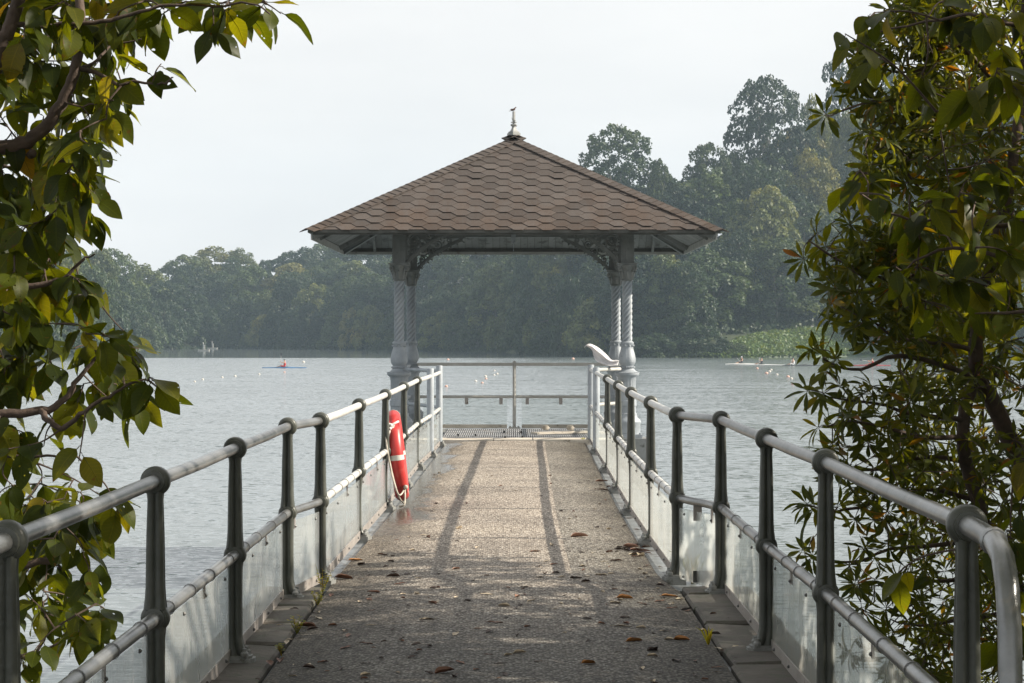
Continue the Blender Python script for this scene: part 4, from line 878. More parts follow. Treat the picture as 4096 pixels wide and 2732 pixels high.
ROWERS = [
    (1137, 1472, 1048, 1226, blue, 'slender blue kayak with one paddler on the open water left of the pavilion', 1140, red_s, cap_d, True, ((-0.50, -0.12, 0.62), (-0.42, 0.2, 0.10)), 'person in a red sleeveless vest and dark cap paddling the blue kayak', (-0.47, 0, 0.42), (0.05, 0, 1), 'paddle held upright by the person in the blue kayak', 0.0, 0.0),
    (2970, 1457, 2884, 3040, whit, 'white kayak farthest left of those off the right shore', 2968, black_s, cap_w, False, ((-0.32, -0.26, 0.34), (-0.2, 0.3, 0.2)), 'person in a black vest and white hat in the leftmost white kayak', (-0.33, 0, 0.30), (0.75, 0.5, -0.42), 'dark paddle tilted low by the person in the white hat', 0.0, R(24)),
    (3046, 1461, 2949, 3143, whit, 'long white kayak in the middle of the group off the right shore', 3048, black_s, cap_d, True, ((-0.34, -0.16, 0.52), (-0.30, 0.2, 0.22)), 'person in a black vest and dark cap in the middle white kayak', (-0.34, 0, 0.35), (0.2, 0.9, 0.45), 'paddle held crosswise by the person in the middle white kayak', 0.0, R(4)),
    (3215, 1463, 3129, 3300, M_carb, 'dark kayak half hidden by leaves off the right shore', 3177, white_s, cap_d, True, ((-0.36, -0.16, 0.45), (-0.36, 0.2, 0.15)), 'person in a white shirt leaning forward in the dark kayak', (-0.38, 0, 0.3), (0.3, 0.9, 0.3), 'paddle dipped by the person in the dark kayak', -0.1, R(5)),
    (3480, 1463, 3398, 3563, redm, 'red kayak farthest right, seen through the leaves', 3491, red_s, cap_d, True, ((-0.55, -0.16, 0.50), (-0.45, 0.2, 0.40)), 'person in a red and white top reaching forward in the red kayak', (-0.52, 0, 0.46), (0.95, 0.3, -0.12), 'paddle reached forward by the person in the red kayak', 0.0, R(2))]
for (x, y, xl, xr, mt, lab, px_, sh, cp, brim, hands, plab, pc, pd, padlab, lean, yaw) in ROWERS:
    t, p = kayak(x, y, xl, xr, mt, lab, yaw)
    bx = (px_ - CX) / F * p.y; o = link('person', paddler(sh, cp, hands, lean), None, (bx, p.y, WZ + 0.10), (0, 0, yaw)); tag(o, plab, 'person'); face_bits(o, cp, brim, lean)
    q = Matrix.Rotation(yaw, 3, 'Z') @ Vector(pc); paddle((bx + q.x, p.y + q.y, WZ + 0.10 + q.z), Matrix.Rotation(yaw, 3, 'Z') @ Vector(pd), padlab)
# ---- floats
M_fw = surf('white_float', (0.46, 0.43, 0.38), (0.60, 0.57, 0.52), 6, 0.5, c3=(0.4, 0.3, 0.22), s3=9, t3=(0.6, 0.7)); M_fo = surf('faded_orange_float', (0.48, 0.27, 0.21), (0.58, 0.40, 0.33), 3, 0.5)
def float_mesh(mt):
    mb = MB().ball((0, 0, 0.2), 1.0, 16, 10, sc=(1, 1, 0.9)); mb.lathe([(0.99, 0.15), (1.03, 0.18), (1.03, 0.22), (0.99, 0.25)], 16, cap=False); mb.tube([(0, 0, 1.06), (0.05, 0, 1.18), (0.14, 0, 1.15), (0.13, 0, 1.04)], 0.05, 5); return mb.mesh('float', mt, 50)
FM = {0: float_mesh(M_fw), 1: float_mesh(M_fo)}
FL = [(1792, 1440, 5.5, 1, 'pale orange float just above the back fence near the left columns', None), (2292, 1437, 6, 1, 'round pale float alone just left of the white cloth', None), (1214, 1450, 6.2, 0, 'large cream float right of the blue kayak', None), (1138, 1490, 4.2, 1, 'small orange float just below the blue kayak', None), (1785, 1548, 7, 1, 'orange float nearest the fence, low on the left behind the railing', None)]
FL += [(x, y, r_, k, 'small round float in the scattered cluster seen above the back fence', 'floats above the back fence') for x, y, r_, k in ((1903, 1526, 6, 0), (1929, 1533, 5.5, 1), (1942, 1508, 6.5, 0), (1944, 1517, 5.5, 1), (1977, 1502, 4.5, 0), (1989, 1497, 5, 0), (1978, 1484, 4, 0))]
FL += [(x, y, r_, k, 'small white float in the slanting row left of the pavilion', 'floats in the left row') for x, y, r_, k in ((682, 1537, 6, 0), (779, 1528, 5, 0), (811, 1519, 5, 0), (889, 1511, 5, 0), (941, 1506, 5, 0), (1037, 1498, 4.5, 0))]
FL += [(x, y, r_, k, 'small round float in the row running down from the white kayaks', 'floats below the white kayaks') for x, y, r_, k in ((3029, 1475, 5.5, 1), (3085, 1481, 5, 0), (3078, 1488, 6, 0), (3066, 1495, 7, 1), (3108, 1500, 5.5, 0), (3152, 1509, 7, 1), (3166, 1516, 6, 0), (3240, 1525, 7, 0), (3171, 1539, 7, 1))]
for i, (x, y, r_, k, lab, g) in enumerate(FL):
    p = PW(x, y); o = link('float', FM[k], None, p, (R(10 * sin(i)), R(8 * cos(i * 2)), i * 1.3), r_ / F * p.y); tag(o, lab, 'float', g)
# ---- two small white pontoons with a box and a bird-like marker, far left
for (x, y, lab) in ((815, 1404, 'nearer of two small white pontoons far off at the left shore'), (850, 1396, 'farther of two small white pontoons far off at the left shore')):
    p = PW(x, y); t = thing('pontoon', lab, 'pontoon', p)
    mb = MB()
    for k in range(7): mb.lathe([(0.16, -0.5), (0.18, -0.4), (0.18, 0.4), (0.16, 0.5)], 10, (0, 0, 0)); mb.v[-40:] = [((k - 3) * 0.36 + a, b * 0.3 + c * 0.9, b * 0.9 + 0.12) for a, b, c in mb.v[-40:]]
    mb.box((0, 0, 0.30), (2.5, 1.0, 0.08)); mb.build('raft', M_white, t, 40)
    MB().box((0.1, 0, 0.85), (0.32, 0.32, 1.02)).build('box', M_white, t); MB().tube([(-0.12, 0, 0.34), (-0.12, 0, 1.5)], 0.07, 8).build('pole', M_paint, t, 50)
    MB().ball((-0.12, 0, 1.68), 0.13, 10, 8, sc=(0.8, 0.8, 1.8)).build('lamp', M_white, t, 60)
# ================================================================ FAR FOREST
GREENS = [((0.0, (0.017, 0.034, 0.017)), (0.5, (0.033, 0.058, 0.023)), (0.85, (0.064, 0.094, 0.031)), (1.0, (0.12, 0.125, 0.040))),
          ((0.0, (0.013, 0.027, 0.015)), (0.5, (0.023, 0.044, 0.020)), (1.0, (0.048, 0.074, 0.029))),
          ((0.0, (0.04, 0.064, 0.024)), (0.5, (0.068, 0.095, 0.033)), (0.9, (0.12, 0.135, 0.046)), (1.0, (0.18, 0.155, 0.06)))]
M_fol = [forestmat('forest_leaf_%s' % n, list(g)) for n, g in zip(('mid', 'dark', 'light'), GREENS)]
M_bark = surf('grey_bark', (0.08, 0.072, 0.062), (0.15, 0.14, 0.12), 0.8, 0.9)
def crown_mesh(seed, shape, nclump, nleaf, ls, mat, clr=(0.17, 0.30), asp=2.0):
    """unit crown: radius 1 wide, z from 0 to 1; clumps of leaves with gaps between them"""
    r = random.Random(seed); mb = MB(); cl = []
    tries = 0
    while len(cl) < nclump and tries < 6000:
        tries += 1; a = r.uniform(0, 2 * pi); z = r.random()
        prof = shape(z)
        if prof <= 0.02: continue
        rad = prof * (r.random() ** 0.35) ; c = Vector((cos(a) * rad, sin(a) * rad, z * asp)); rr = r.uniform(*clr)
        if any((c - q[0]).length < (rr + q[1]) * 0.55 for q in cl): continue
        cl.append((c, rr))
    for c, rr in cl:
        out = Vector((c.x, c.y, 0)) * 0.6 + Vector((0, 0, 0.5 + 0.5 * c.z / asp)); out.normalize()
        for k in range(int(nleaf * (rr / 0.23) ** 2)):
            d = Vector((r.gauss(0, 1), r.gauss(0, 1), r.gauss(0, 1))).normalized()
            if d.dot(out) < -0.25: d = -d
            p = c + d * rr * (r.random() ** 0.25) * Vector((1, 1, 0.8)).length / 1.63
            nrm = (d * 0.9 + Vector((r.uniform(-1, 1), r.uniform(-1, 1), r.uniform(-0.4, 1)))).normalized()
            t1 = nrm.orthogonal().normalized(); q = Matrix.Rotation(r.uniform(0, 6.28), 3, nrm); t1 = q @ t1; t2 = nrm.cross(t1); s = ls * r.uniform(0.6, 1.3)
            mb.add([(q_.x, q_.y, q_.z / asp) for q_ in (p - t1 * s - t2 * s * 0.25, p - t1 * s * 0.1 - t2 * s * 0.6, p + t1 * s, p + t2 * s * 0.6 - nrm * s * 0.2)], [(0, 1, 2, 3)])
    return mb.mesh('crown', mat), [(Vector((c.x, c.y, c.z / asp)), rr) for c, rr in cl]
def trunk_mesh(seed, cl, h, spread=1.0, r0=0.026):
    """tapered trunk with limbs to some of the crown's clumps; h = bare stem below the crown"""
    r = random.Random(seed); mb = MB(); fork = Vector((r.uniform(-0.05, 0.05), r.uniform(-0.05, 0.05), 0.12))
    mb.tube([(0, 0, -h), (r.uniform(-0.03, 0.03), 0, -h * 0.5), fork], [r0 * 1.3, r0, r0 * 0.8], 7)
    for c, rr in r.sample(cl, min(9, len(cl))):
        m_ = fork.lerp(c, 0.5) + Vector((0, 0, 0.08)); mb.tube([fork, m_, c], [r0 * 0.6, r0 * 0.4, r0 * 0.12], 5)
    return mb.mesh('trunk', M_bark, 60)
dome = lambda z: 0.95 * sqrt(max(0, 1 - (max(0, z - 0.25) / 0.75) ** 2)) * (0.75 + 0.25 * min(1, z / 0.25))
tall = lambda z: 0.85 * sqrt(max(0, 1 - (abs(z - 0.35) / 0.66) ** 2)) * (1.1 - 0.3 * z)
umb = lambda z: 0.98 * sqrt(max(0, 1 - ((z - 0.42) / 0.58) ** 2)) if z > 0.42 else 0.98 * max(0.0, (z / 0.42)) ** 1.5
bush = lambda z: 0.98 * sqrt(max(0, 1 - z ** 2))
VAR = []
for i, (sh, nc, nl, ls, mi, clr, asp) in enumerate([(dome, 62, 120, 0.050, 0, (0.17, 0.30), 2.1), (dome, 66, 110, 0.048, 1, (0.16, 0.28), 2.1), (tall, 70, 105, 0.05, 0, (0.16, 0.27), 2.5), (tall, 66, 105, 0.05, 1, (0.16, 0.28), 2.5), (dome, 56, 125, 0.053, 2, (0.18, 0.31), 2.0), (umb, 130, 95, 0.043, 1, (0.11, 0.19), 1.7), (umb, 110, 95, 0.046, 0, (0.12, 0.20), 1.7), (bush, 46, 120, 0.055, 0, (0.17, 0.30), 1.3), (bush, 46, 120, 0.05, 2, (0.16, 0.28), 1.3), (bush, 48, 120, 0.05, 1, (0.17, 0.30), 1.3)]):
    me, cl = crown_mesh(40 + i, sh, nc, nl, ls, M_fol[mi], clr, asp); VAR.append((me, trunk_mesh(70 + i, cl, 0.5 if sh is not bush else 0.12), sh))
def tree(name, label, cat, base, w, h, var, group=None, stem=0.18, rz=0.0):
    """base at the ground, total height h, crown width w, stem = bare fraction of the height"""
    t = thing(name, label, cat, base, rz, group); hc = h * (1 - stem); z0 = h * stem
    me, tr, sh = VAR[var]; link('crown', me, t, (0, 0, z0), None, (w / 2, w / 2, hc)); zt = z0 / (0.5 if sh is not bush else 0.12)
    link('trunk', tr, t, (0, 0, z0), None, (w / 2, w / 2, max(zt, 0.6) if False else hc))
    return t
rt = random.Random(21)
ZONES = [(-900, 560, 'in the wood behind the left-hand leaves', 'far left wood'), (560, 1560, 'in the wood left of the pavilion', 'wood left of the pavilion'), (1560, 2520, 'in the dark wood behind the columns', 'wood behind the pavilion'), (2520, 5200, 'on the steep right-hand hillside', 'right-hand hillside')]
ORD = ['first', 'second', 'third', 'fourth', 'fifth', 'sixth', 'seventh', 'eighth', 'ninth', 'tenth', 'eleventh', 'twelfth', 'thirteenth', 'fourteenth', 'fifteenth', 'sixteenth', 'seventeenth', 'eighteenth', 'nineteenth', 'twentieth']
CNT = {}
def zone(x, s_):
    """rows that can be counted along the shore and the skyline get their place in the row; the crowns between them look alike"""
    i = next(k for k, z in enumerate(ZONES) if z[0] <= x < z[1]); w, g = ZONES[i][2], ZONES[i][3]; k = CNT[(i, s_)] = CNT.get((i, s_), -1) + 1
    if s_ == 3: return '%s low tree from the left along the water %s' % (ORD[k % 20], w), 'water-edge trees of the ' + g
    if s_ == 88: return '%s skyline tree from the left %s' % (ORD[k % 20], w), 'skyline trees of the ' + g
    return '%s tree %s' % ({12: 'dense front-row', 28: 'dense lower-slope', 48: 'dense half-way-up', 68: 'dense upper-slope'}[s_], w), '%s trees of the %s' % ({12: 'front', 28: 'lower', 48: 'middle', 68: 'upper'}[s_], g)
ntree = 0
for s_, step, hr, wr, stem, hmul in ((3, 85, (8, 12), (8, 12), 0.04, 0), (12, 115, (11, 18), (8, 16), 0.08, 0), (28, 130, (12, 19), (9, 17), 0.10, 0), (48, 140, (12, 19), (9, 17), 0.10, 0), (68, 145, (12, 19), (9, 17), 0.12, 0), (88, 120, (13.5, 17), (10, 17), 0.12, 1)):
    x = -700 + rt.uniform(0, 60)
    while x < 4500:
        xx = x + rt.uniform(-30, 30); ss_ = s_ + rt.uniform(-3, 5) * (0.5 if s_ < 10 else 1); x += step * rt.uniform(0.75, 1.25)
        if s_ == 3 and 2480 < xx < 3500: continue                    # low shrubs and the open slope stand here
        if s_ < 30 and 2830 < xx < 3560: ss_ = max(ss_, 19 + rt.uniform(0, 4))
        b = hill_pt(xx, ss_); h = rt.uniform(*hr); w = rt.uniform(*wr)
        if xx < 2000: h *= 0.93
        if hmul: top = EYE + (CY - interp(SKYL, xx) + rt.uniform(-28, 22)) / F * b.y; h = max(7, top - b.z)
        var = rt.choice((0, 0, 1, 1, 2, 3, 4, 6) if s_ > 5 else (7, 9, 8, 9)); lab, g = zone(xx, s_)
        tree('forest_tree', lab, 'tree', b - Vector((0, 0, 0.4)), w * (0.8 if var in (2, 3) else 1), h, var, g, stem, rt.uniform(0, 6.28)); ntree += 1
def special(name, label, xl, xr, ytop, s_, var, ybot=None, stem=0.12):
    xc = (xl + xr) / 2; b = hill_pt(xc, s_); top = EYE + (CY - ytop) / F * b.y; w = (xr - xl) / F * b.y; h = top - b.z
    if ybot: stem = 1 - ((ybot - ytop) / F * b.y) / h
    return tree(name, label, 'tree', b - Vector((0, 0, 0.3)), w * 1.06, h + 0.3, var, None, stem, rt.uniform(0, 6))
special('umbrella_tree', 'tallest spreading tree with sky between its limbs, right of the roof', 2905, 3235, 335, 70, 5, 740)
special('umbrella_tree', 'rounded tree rising above the wood just right of the roof slope', 2325, 2620, 520, 60, 6, 800)
special('round_tree', 'small round crown beside the tree right of the roof slope', 2590, 2690, 650, 62, 4, 860)
special('tall_tree', 'tall hazy tree behind the rosette leaves at the upper right', 3235, 3480, 265, 95, 3, 900)
special('tall_tree', 'high hazy crown seen through the rosette leaves at the upper right', 3400, 3680, 300, 100, 1, 800)
special('tall_tree', 'hazy tree filling the gap right of the tallest tree', 3180, 3330, 430, 84, 0, 900)
special('broad_tree', 'dark broad tree sloping down left of the tallest tree', 2730, 2940, 590, 66, 1, 900)
special('broad_tree', 'broad pale tree on the skyline above the pontoons at left', 720, 1010, 1003, 90, 0)
special('round_tree', 'darker round tree on the skyline left of the roof edge', 1085, 1230, 1015, 86, 1)
special('hazy_tree', 'pale hazy tree farthest back beside the roof edge', 1190, 1370, 985, 130, 4)
special('broad_tree', 'wide yellow-topped tree under the right roof corner', 2555, 2780, 1030, 14, 4)
special('round_tree', 'round yellow-green tree half way up the right-hand hill', 2690, 2820, 800, 50, 4)
special('round_tree', 'yellow-green round bush tree behind the right columns', 2010, 2180, 1280, 5, 8)
# shrubs at the water's edge, each its own
for (xl, xr, yt, s_, var, lab) in ((2500, 2700, 1345, 2.0, 7, 'large-leaved shrub mass at the water right of the columns'), (2640, 2900, 1312, 4.0, 9, 'largest rounded shrub at the water edge right of the columns'), (2850, 3010, 1375, 3, 8, 'low shrub at the left foot of the open green slope'), (905, 960, 1330, 3, 8, 'pale sunlit bush at the far shore left of the pavilion'), (955, 1010, 1340, 3, 8, 'second pale sunlit bush at the far shore, right of the first'), (3330, 3480, 1310, 8, 9, 'shrub behind the red kayak at the right shore'), (2120, 2280, 1330, 2, 7, 'shrub overhanging the water behind the right columns'), (1560, 1700, 1330, 3, 9, 'dark shrub at the far shore behind the left columns')):
    xc = (xl + xr) / 2; b = hill_pt(xc, s_); top = EYE + (CY - yt) / F * b.y; w = (xr - xl) / F * b.y
    tree('shore_shrub', lab, 'shrub', b - Vector((0, 0, 0.5)), w * 1.1, top - b.z + 0.5, var, None, 0.03, rt.uniform(0, 6))
# open slope of ferns and creepers at the right shore: nobody could count it
mb = MB(); rg = random.Random(9); FT = [(2700, 1418), (2800, 1398), (2870, 1380), (2960, 1350), (3100, 1324), (3300, 1308), (3600, 1300)]
def fern_z(x, s_):
    d = shore_d(x) + 15; zt = EYE + (CY - interp(FT, x)) / F * d; return lerp(WZ + 0.2, zt, sstep(-0.35, 1.05, s_ / 15) if s_ > 0 else 0.1) + 0.5 * mnoise.noise((x * 0.02, s_ * 0.3, 1))
def fern_pt(x, s_): d = shore_d(x) + s_; return Vector(((x - CX) / F * d, d, fern_z(x, s_)))
gx_ = list(range(2700, 3601, 30)); gs_ = [-1, 0, 2, 4, 6, 8, 10, 12, 14, 16, 18]
mb.add([fern_pt(x, s_) - Vector((0, 0, 0.35 + (1.2 if s_ < 0 else 0))) for x in gx_ for s_ in gs_], [(i * 11 + j, (i + 1) * 11 + j, (i + 1) * 11 + j + 1, i * 11 + j + 1) for i in range(len(gx_) - 1) for j in range(10)])
for k in range(26000):
    x = rg.uniform(2700, 3600); s_ = rg.uniform(-0.8, 17); p = fern_pt(x, s_) + Vector((0, 0, rg.uniform(-0.3, 0.35))); n_ = Vector((rg.uniform(-1, 1), rg.uniform(-1.2, 0.4), rg.uniform(0.3, 1.2))).normalized(); t1 = n_.orthogonal().normalized(); t1 = Matrix.Rotation(rg.uniform(0, 6.28), 3, n_) @ t1; t2 = n_.cross(t1); z = rg.uniform(0.18, 0.38)
    mb.add([p - t1 * z, p - t2 * z * 0.5, p + t1 * z, p + t2 * z * 0.5], [(0, 1, 2, 3)])
stuff(tag(mb.build('fern_slope', leafmat('fern_leaf', [(0.0, (0.038, 0.075, 0.022)), (0.6, (0.058, 0.10, 0.028)), (1.0, (0.085, 0.125, 0.036))], 0.25)), 'open slope of light green ferns and creepers at the right shore', 'ferns'))
# creepers and low growth along the rest of the shore, and between the trees above the open slope
mb = MB()
for k in range(9000):
    x = rg.uniform(2780, 3620); s_ = rg.uniform(14, 40); b = hill_pt(x, s_); p = b + Vector((0, 0, rg.random() * (0.5 + 3.0 * abs(mnoise.noise((x * 0.015, s_ * 0.2, 4)))))); n_ = Vector((rg.uniform(-1, 1), rg.uniform(-1.5, 0.2), rg.uniform(0.0, 1.0))).normalized(); t1 = n_.orthogonal().normalized(); t1 = Matrix.Rotation(rg.uniform(0, 6.28), 3, n_) @ t1; t2 = n_.cross(t1); z = rg.uniform(0.3, 0.6)
    mb.add([p - t1 * z, p - t2 * z * 0.55, p + t1 * z, p + t2 * z * 0.55], [(0, 1, 2, 3)])
for k in range(22000):
    x = rg.uniform(-300, 4300)
    if 2800 < x < 3500: continue
    s_ = rg.uniform(-1.2, 3.5); b = hill_pt(x, s_); hh = 0.4 + 3.2 * abs(mnoise.noise((x * 0.01, 2, 1)))
    p = b + Vector((0, 0, hh * rg.random())); n_ = Vector((rg.uniform(-1, 1), rg.uniform(-1.5, 0.2), rg.uniform(0.0, 1.0))).normalized(); t1 = n_.orthogonal().normalized(); t1 = Matrix.Rotation(rg.uniform(0, 6.28), 3, n_) @ t1; t2 = n_.cross(t1); z = rg.uniform(0.25, 0.5)
    mb.add([p - t1 * z, p - t2 * z * 0.55, p + t1 * z, p + t2 * z * 0.55], [(0, 1, 2, 3)])
stuff(tag(mb.build('shore_undergrowth', M_fol[1]), 'tangled dark undergrowth hanging over the far shore line', 'undergrowth'))
# ================================================================ NEAR TREES
M_leafL = leafmat('broad_leaf', [(0.0, (0.022, 0.034, 0.006)), (0.4, (0.042, 0.060, 0.008)), (0.8, (0.078, 0.098, 0.011)), (0.97, (0.115, 0.12, 0.012)), (0.994, (0.13, 0.115, 0.012)), (1.0, (0.22, 0.13, 0.01))], 0.55, (0.10, 0.055, 0.015), 0.42, 22, 0.735)
M_leafR = leafmat('rosette_leaf', [(0.0, (0.034, 0.050, 0.010)), (0.5, (0.062, 0.080, 0.014)), (0.92, (0.10, 0.115, 0.02)), (0.975, (0.13, 0.10, 0.016)), (1.0, (0.22, 0.09, 0.018))], 0.42, (0.09, 0.05, 0.02), 0.45, 26)
M_twig = surf('brown_twig', (0.050, 0.034, 0.026), (0.11, 0.075, 0.058), 12, 0.85, bump=0.5, bscale=60)
def leaf_mesh(seed, wr, curl, droop, wmax=0.5, segs=7, holes=False):
    """unit leaf along +x, length 1: blade folded at the midrib, drooping, wavy; widest at wmax"""
    r = random.Random(seed); mb = MB(); vs = []; fs = []
    wav = r.uniform(0, 6); asym = r.uniform(-0.1, 0.1); tw = r.uniform(-0.5, 0.5)
    def wid(t): return wr * (sin(pi * t ** (math.log(0.5) / math.log(wmax))) ** 0.8 if 0 < t < 1 else 0.0) * (1 - 0.25 * t * t)
    st = 0.07
    for i in range(segs + 1):
        t = i / segs; w = wid(t); x = st + t * (1 - st); z = -droop * t * t; fold = curl * w; tt = tw * t
        for q in (-1, -0.5, 0, 0.5, 1):
            y = q * w * (1 + asym * q); zz = z + abs(q) * fold + 0.02 * sin(wav + t * 9 + q * 2) * abs(q)
            vs.append((x - (0.02 if abs(q) == 1 else 0) * 0, y * cos(tt) - (zz - z) * sin(tt), z + y * sin(tt) + (zz - z) * cos(tt)))
    for i in range(segs):
        for j in range(4):
            a = i * 5 + j; fs.append((a, a + 5, a + 6, a + 1))
    mb.add(vs, fs); 
    if holes:
        k = r.choice((None, 9, 13, 18, 22)) 
        if k is not None and r.random() < 0.6: mb.f.pop(k); mb.m.pop()
    mb.luv = [(i / segs, q, 0) for i in range(segs + 1) for q in (-1, -0.5, 0, 0.5, 1)]
    mb.tube([(0, 0, 0.0), (st, 0, 0.0), (0.5, 0, -droop * 0.22 - 0.004), (0.9, 0, -droop * 0.78 - 0.003)], [0.014, 0.012, 0.008, 0.003], 4)
    mb.luv += [(0.5, 0.0, 0)] * (len(mb.v) - len(mb.luv)); return mb
def leafuv(me, luv):
    at = me.attributes.new('leafuv', 'FLOAT_VECTOR', 'POINT'); at.data.foreach_set('vector', [c for v in luv for c in v]); return me
LB = [leaf_mesh(i, 0.27 + 0.03 * (i % 3), 0.12 + 0.10 * (i % 2), 0.10 + 0.12 * (i % 4), 0.47) for i in range(8)]
LBm = [leafuv(m.mesh('leaf', M_leafL, 180), m.luv) for m in LB]
LR = [leaf_mesh(20 + i, 0.112 + 0.014 * (i % 3), 0.30, 0.12 + 0.14 * (i % 4), 0.62, 6, False) for i in range(8)]
LRm = [leafuv(m.mesh('leaf', M_leafR, 180), m.luv) for m in LR]
def leaf_frame(p, dr, up, s, flip=0.0):
    x = Vector(dr).normalized(); z = Vector(up); z = z - x * z.dot(x)
    z = z.normalized() if z.length > 1e-4 else x.orthogonal().normalized()
    y = z.cross(x); m = Matrix((x, y, z)).transposed() @ Matrix.Rotation(flip, 3, 'X'); m4 = m.to_4x4() * 1.0
    return Matrix.Translation(p) @ m4 @ Matrix.Scale(s, 4)
class Plant:
    """branch graph + leaves; the 300 leaves that show largest become parts, the rest one joined part"""
    def __init__(s, seed): s.nodes = []; s.tw = MB(); s.leaves = []; s.r = random.Random(seed); s.br = []
    def branch(s, pts, r0, r1, sub=4):
        ps = smooth_path([Vector(p) for p in pts], sub); k = len(ps)
        ps = [p + Vector((s.r.uniform(-1, 1), s.r.uniform(-1, 1), s.r.uniform(-1, 1))) * 0.006 for p in ps]
        mb = MB().tube(ps, [lerp(r0, r1, i / (k - 1)) for i in range(k)], 8); s.br.append(mb); s.nodes += ps[k // 4:]
    def twig(s, tip, r_=0.0035, back=None):
        """grow a twig from the nearest point of the graph to the tip"""
        cand = min(s.nodes, key=lambda q: (q - tip).length + 0.6 * max(0, tip.z * 0 + (0)) ) if s.nodes else tip
        L = (cand - tip).length; m_ = cand.lerp(tip, 0.55) + Vector((s.r.uniform(-1, 1), s.r.uniform(-1, 1), s.r.uniform(-0.3, 1))) * L * 0.13
        ps = smooth_path([cand, m_, tip], 4); k = len(ps); rr = r_ * (1 + min(2.0, L * 1.2)); s.tw.tube(ps, [lerp(rr, r_ * 0.6, i / (k - 1)) for i in range(k)], 5); s.nodes += ps[2::2]; return (tip - m_).normalized()
    def leaf(s, kind, vi, M4): s.leaves.append((kind, vi, M4))
def finish(pl, root, O, nmax=300):
    for mb in pl.br: mb.v = [tuple(Vector(v) - O) for v in mb.v]; mb.build('branch', M_twig, root, 60)
    if pl.tw.v: pl.tw.v = [tuple(Vector(v) - O) for v in pl.tw.v]; stuff(pl.tw.build('twigs', M_twig, root, 60))
    def inview(M4):
        p = M4.translation; x = CX + p.x / p.y * F; y = CY - (p.z - EYE) / p.y * F; return p.y > 1 and -120 < x < 4216 and -120 < y < 2850
    vis = [l for l in pl.leaves if inview(l[2])]; rest = [l for l in pl.leaves if not inview(l[2])]
    vis.sort(key=lambda l: -l[2].to_scale()[0] / l[2].translation.y); rest += vis[nmax:]; vis = vis[:nmax]
    T = Matrix.Translation(-O)
    for kind, vi, M4 in vis:
        o = link('leaf', (LBm if kind == 'B' else LRm)[vi], root); o.matrix_local = T @ M4
    if rest:
        for kind, src, mt in (('B', LB, M_leafL), ('R', LR, M_leafR)):
            rr = [l for l in rest if l[0] == kind]
            if not rr: continue
            vs = []; fs = []; lu = []
            for _, vi, M4 in rr:
                Mt = T @ M4; nm = src[vi]; o_ = len(vs); lu.extend(nm.luv); vs.extend([tuple(Mt @ Vector(v)) for v in nm.v]); fs.extend([tuple(i + o_ for i in f) for f in nm.f])
            me = bpy.data.meshes.new('foliage'); me.from_pydata(vs, [], fs); me.materials.append(mt); me.polygons.foreach_set('use_smooth', [True] * len(fs)); leafuv(me, lu); me.update(); stuff(link('foliage', me, root))
def cluster_broad(pl, tip, n, size, spread=1.0, down=0.55, r_=0.0035):
    r = pl.r; ax = pl.twig(tip, r_)
    for k in range(n):
        a = 2 * pi * k / n + r.uniform(-0.5, 0.5); side = ax.orthogonal().normalized(); side = Matrix.Rotation(a, 3, ax) @ side
        dr = (side * r.uniform(0.6, 1.1) * spread + ax * r.uniform(0.2, 0.8) + Vector((0.12, -0.05, -down * r.uniform(0.5, 1.6)))).normalized()
        up = Vector((r.uniform(-0.7, 0.7), r.uniform(-0.8, 0.3), 1.0)); base = tip - ax * r.uniform(0, 0.10); s = size * r.uniform(0.72, 1.2)
        pl.tw.tube([base, base + dr * s * 0.10 + Vector((0, 0, 0.004))], 0.0018, 4); pl.leaf('B', r.randrange(8), leaf_frame(base + dr * s * 0.09, dr, up, s, r.uniform(-0.5, 0.5)))
def cluster_rosette(pl, tip, n, size, r_=0.0028):
    r = pl.r; ax = pl.twig(tip, r_); ax = (ax + Vector((r.uniform(-0.5, 0.2), r.uniform(-0.4, 0.2), r.uniform(0.0, 0.7)))).normalized()
    for k in range(n):
        a = 2 * pi * k / n * 1.0 + r.uniform(-0.3, 0.3); side = Matrix.Rotation(a, 3, ax) @ ax.orthogonal().normalized()
        dr = (side + ax * r.uniform(-0.15, 0.75) + Vector((0, 0, -0.15))).normalized(); s = size * r.uniform(0.75, 1.15)
        pl.leaf('R', r.randrange(8), leaf_frame(tip + dr * 0.004 - ax * r.uniform(0, 0.012), dr, ax + Vector((0, 0, 0.2)), s, r.uniform(-0.3, 0.3)))

# ---- left tree: large ovate leaves, limbs entering from the left
OLT = Vector((-3.1, 8.3, bank_z(-3.1, 8.3) - 0.1)); lt = thing('broadleaf_tree', 'near tree with large oval leaves framing the left side', 'tree', OLT)
L = Plant(11)
dl = 8.7
L.branch([OLT, Vector((-3.0, 8.4, -0.3)), Vector((-2.75, 8.55, 1.2)), P(-180, 640, dl)], 0.075, 0.034)
L.branch([P(-180, 640, dl), P(0, 590, dl), P(110, 568, dl), P(205, 480, dl), P(280, 350, dl), P(312, 220, dl), P(320, 0, dl + 0.1), P(340, -200, dl + 0.2)], 0.034, 0.016)
L.branch([P(-180, 640, dl), P(-60, 400, dl - 0.3), P(0, 190, dl - 0.3), P(45, 90, dl - 0.3), P(80, -40, dl - 0.3), P(120, -220, dl - 0.3)], 0.034, 0.024)
L.branch([P(120, 610, dl), P(135, 618, dl)], 0.022, 0.018)
L.branch([P(315, 270, dl), P(400, 300, dl), P(470, 338, dl - .1), P(560, 325, dl - .1), P(650, 335, dl - .2), P(690, 310, dl - .2)], 0.010, 0.003)
L.branch([P(60, 95, dl - .3), P(180, 100, dl - .2), P(300, 98, dl - .2), P(440, 85, dl - .2), P(520, 55, dl - .2), P(680, 20, dl - .2), P(850, 25, dl - .2), P(1000, 10, dl - .3), P(1080, 60, dl - .3)], 0.012, 0.003)
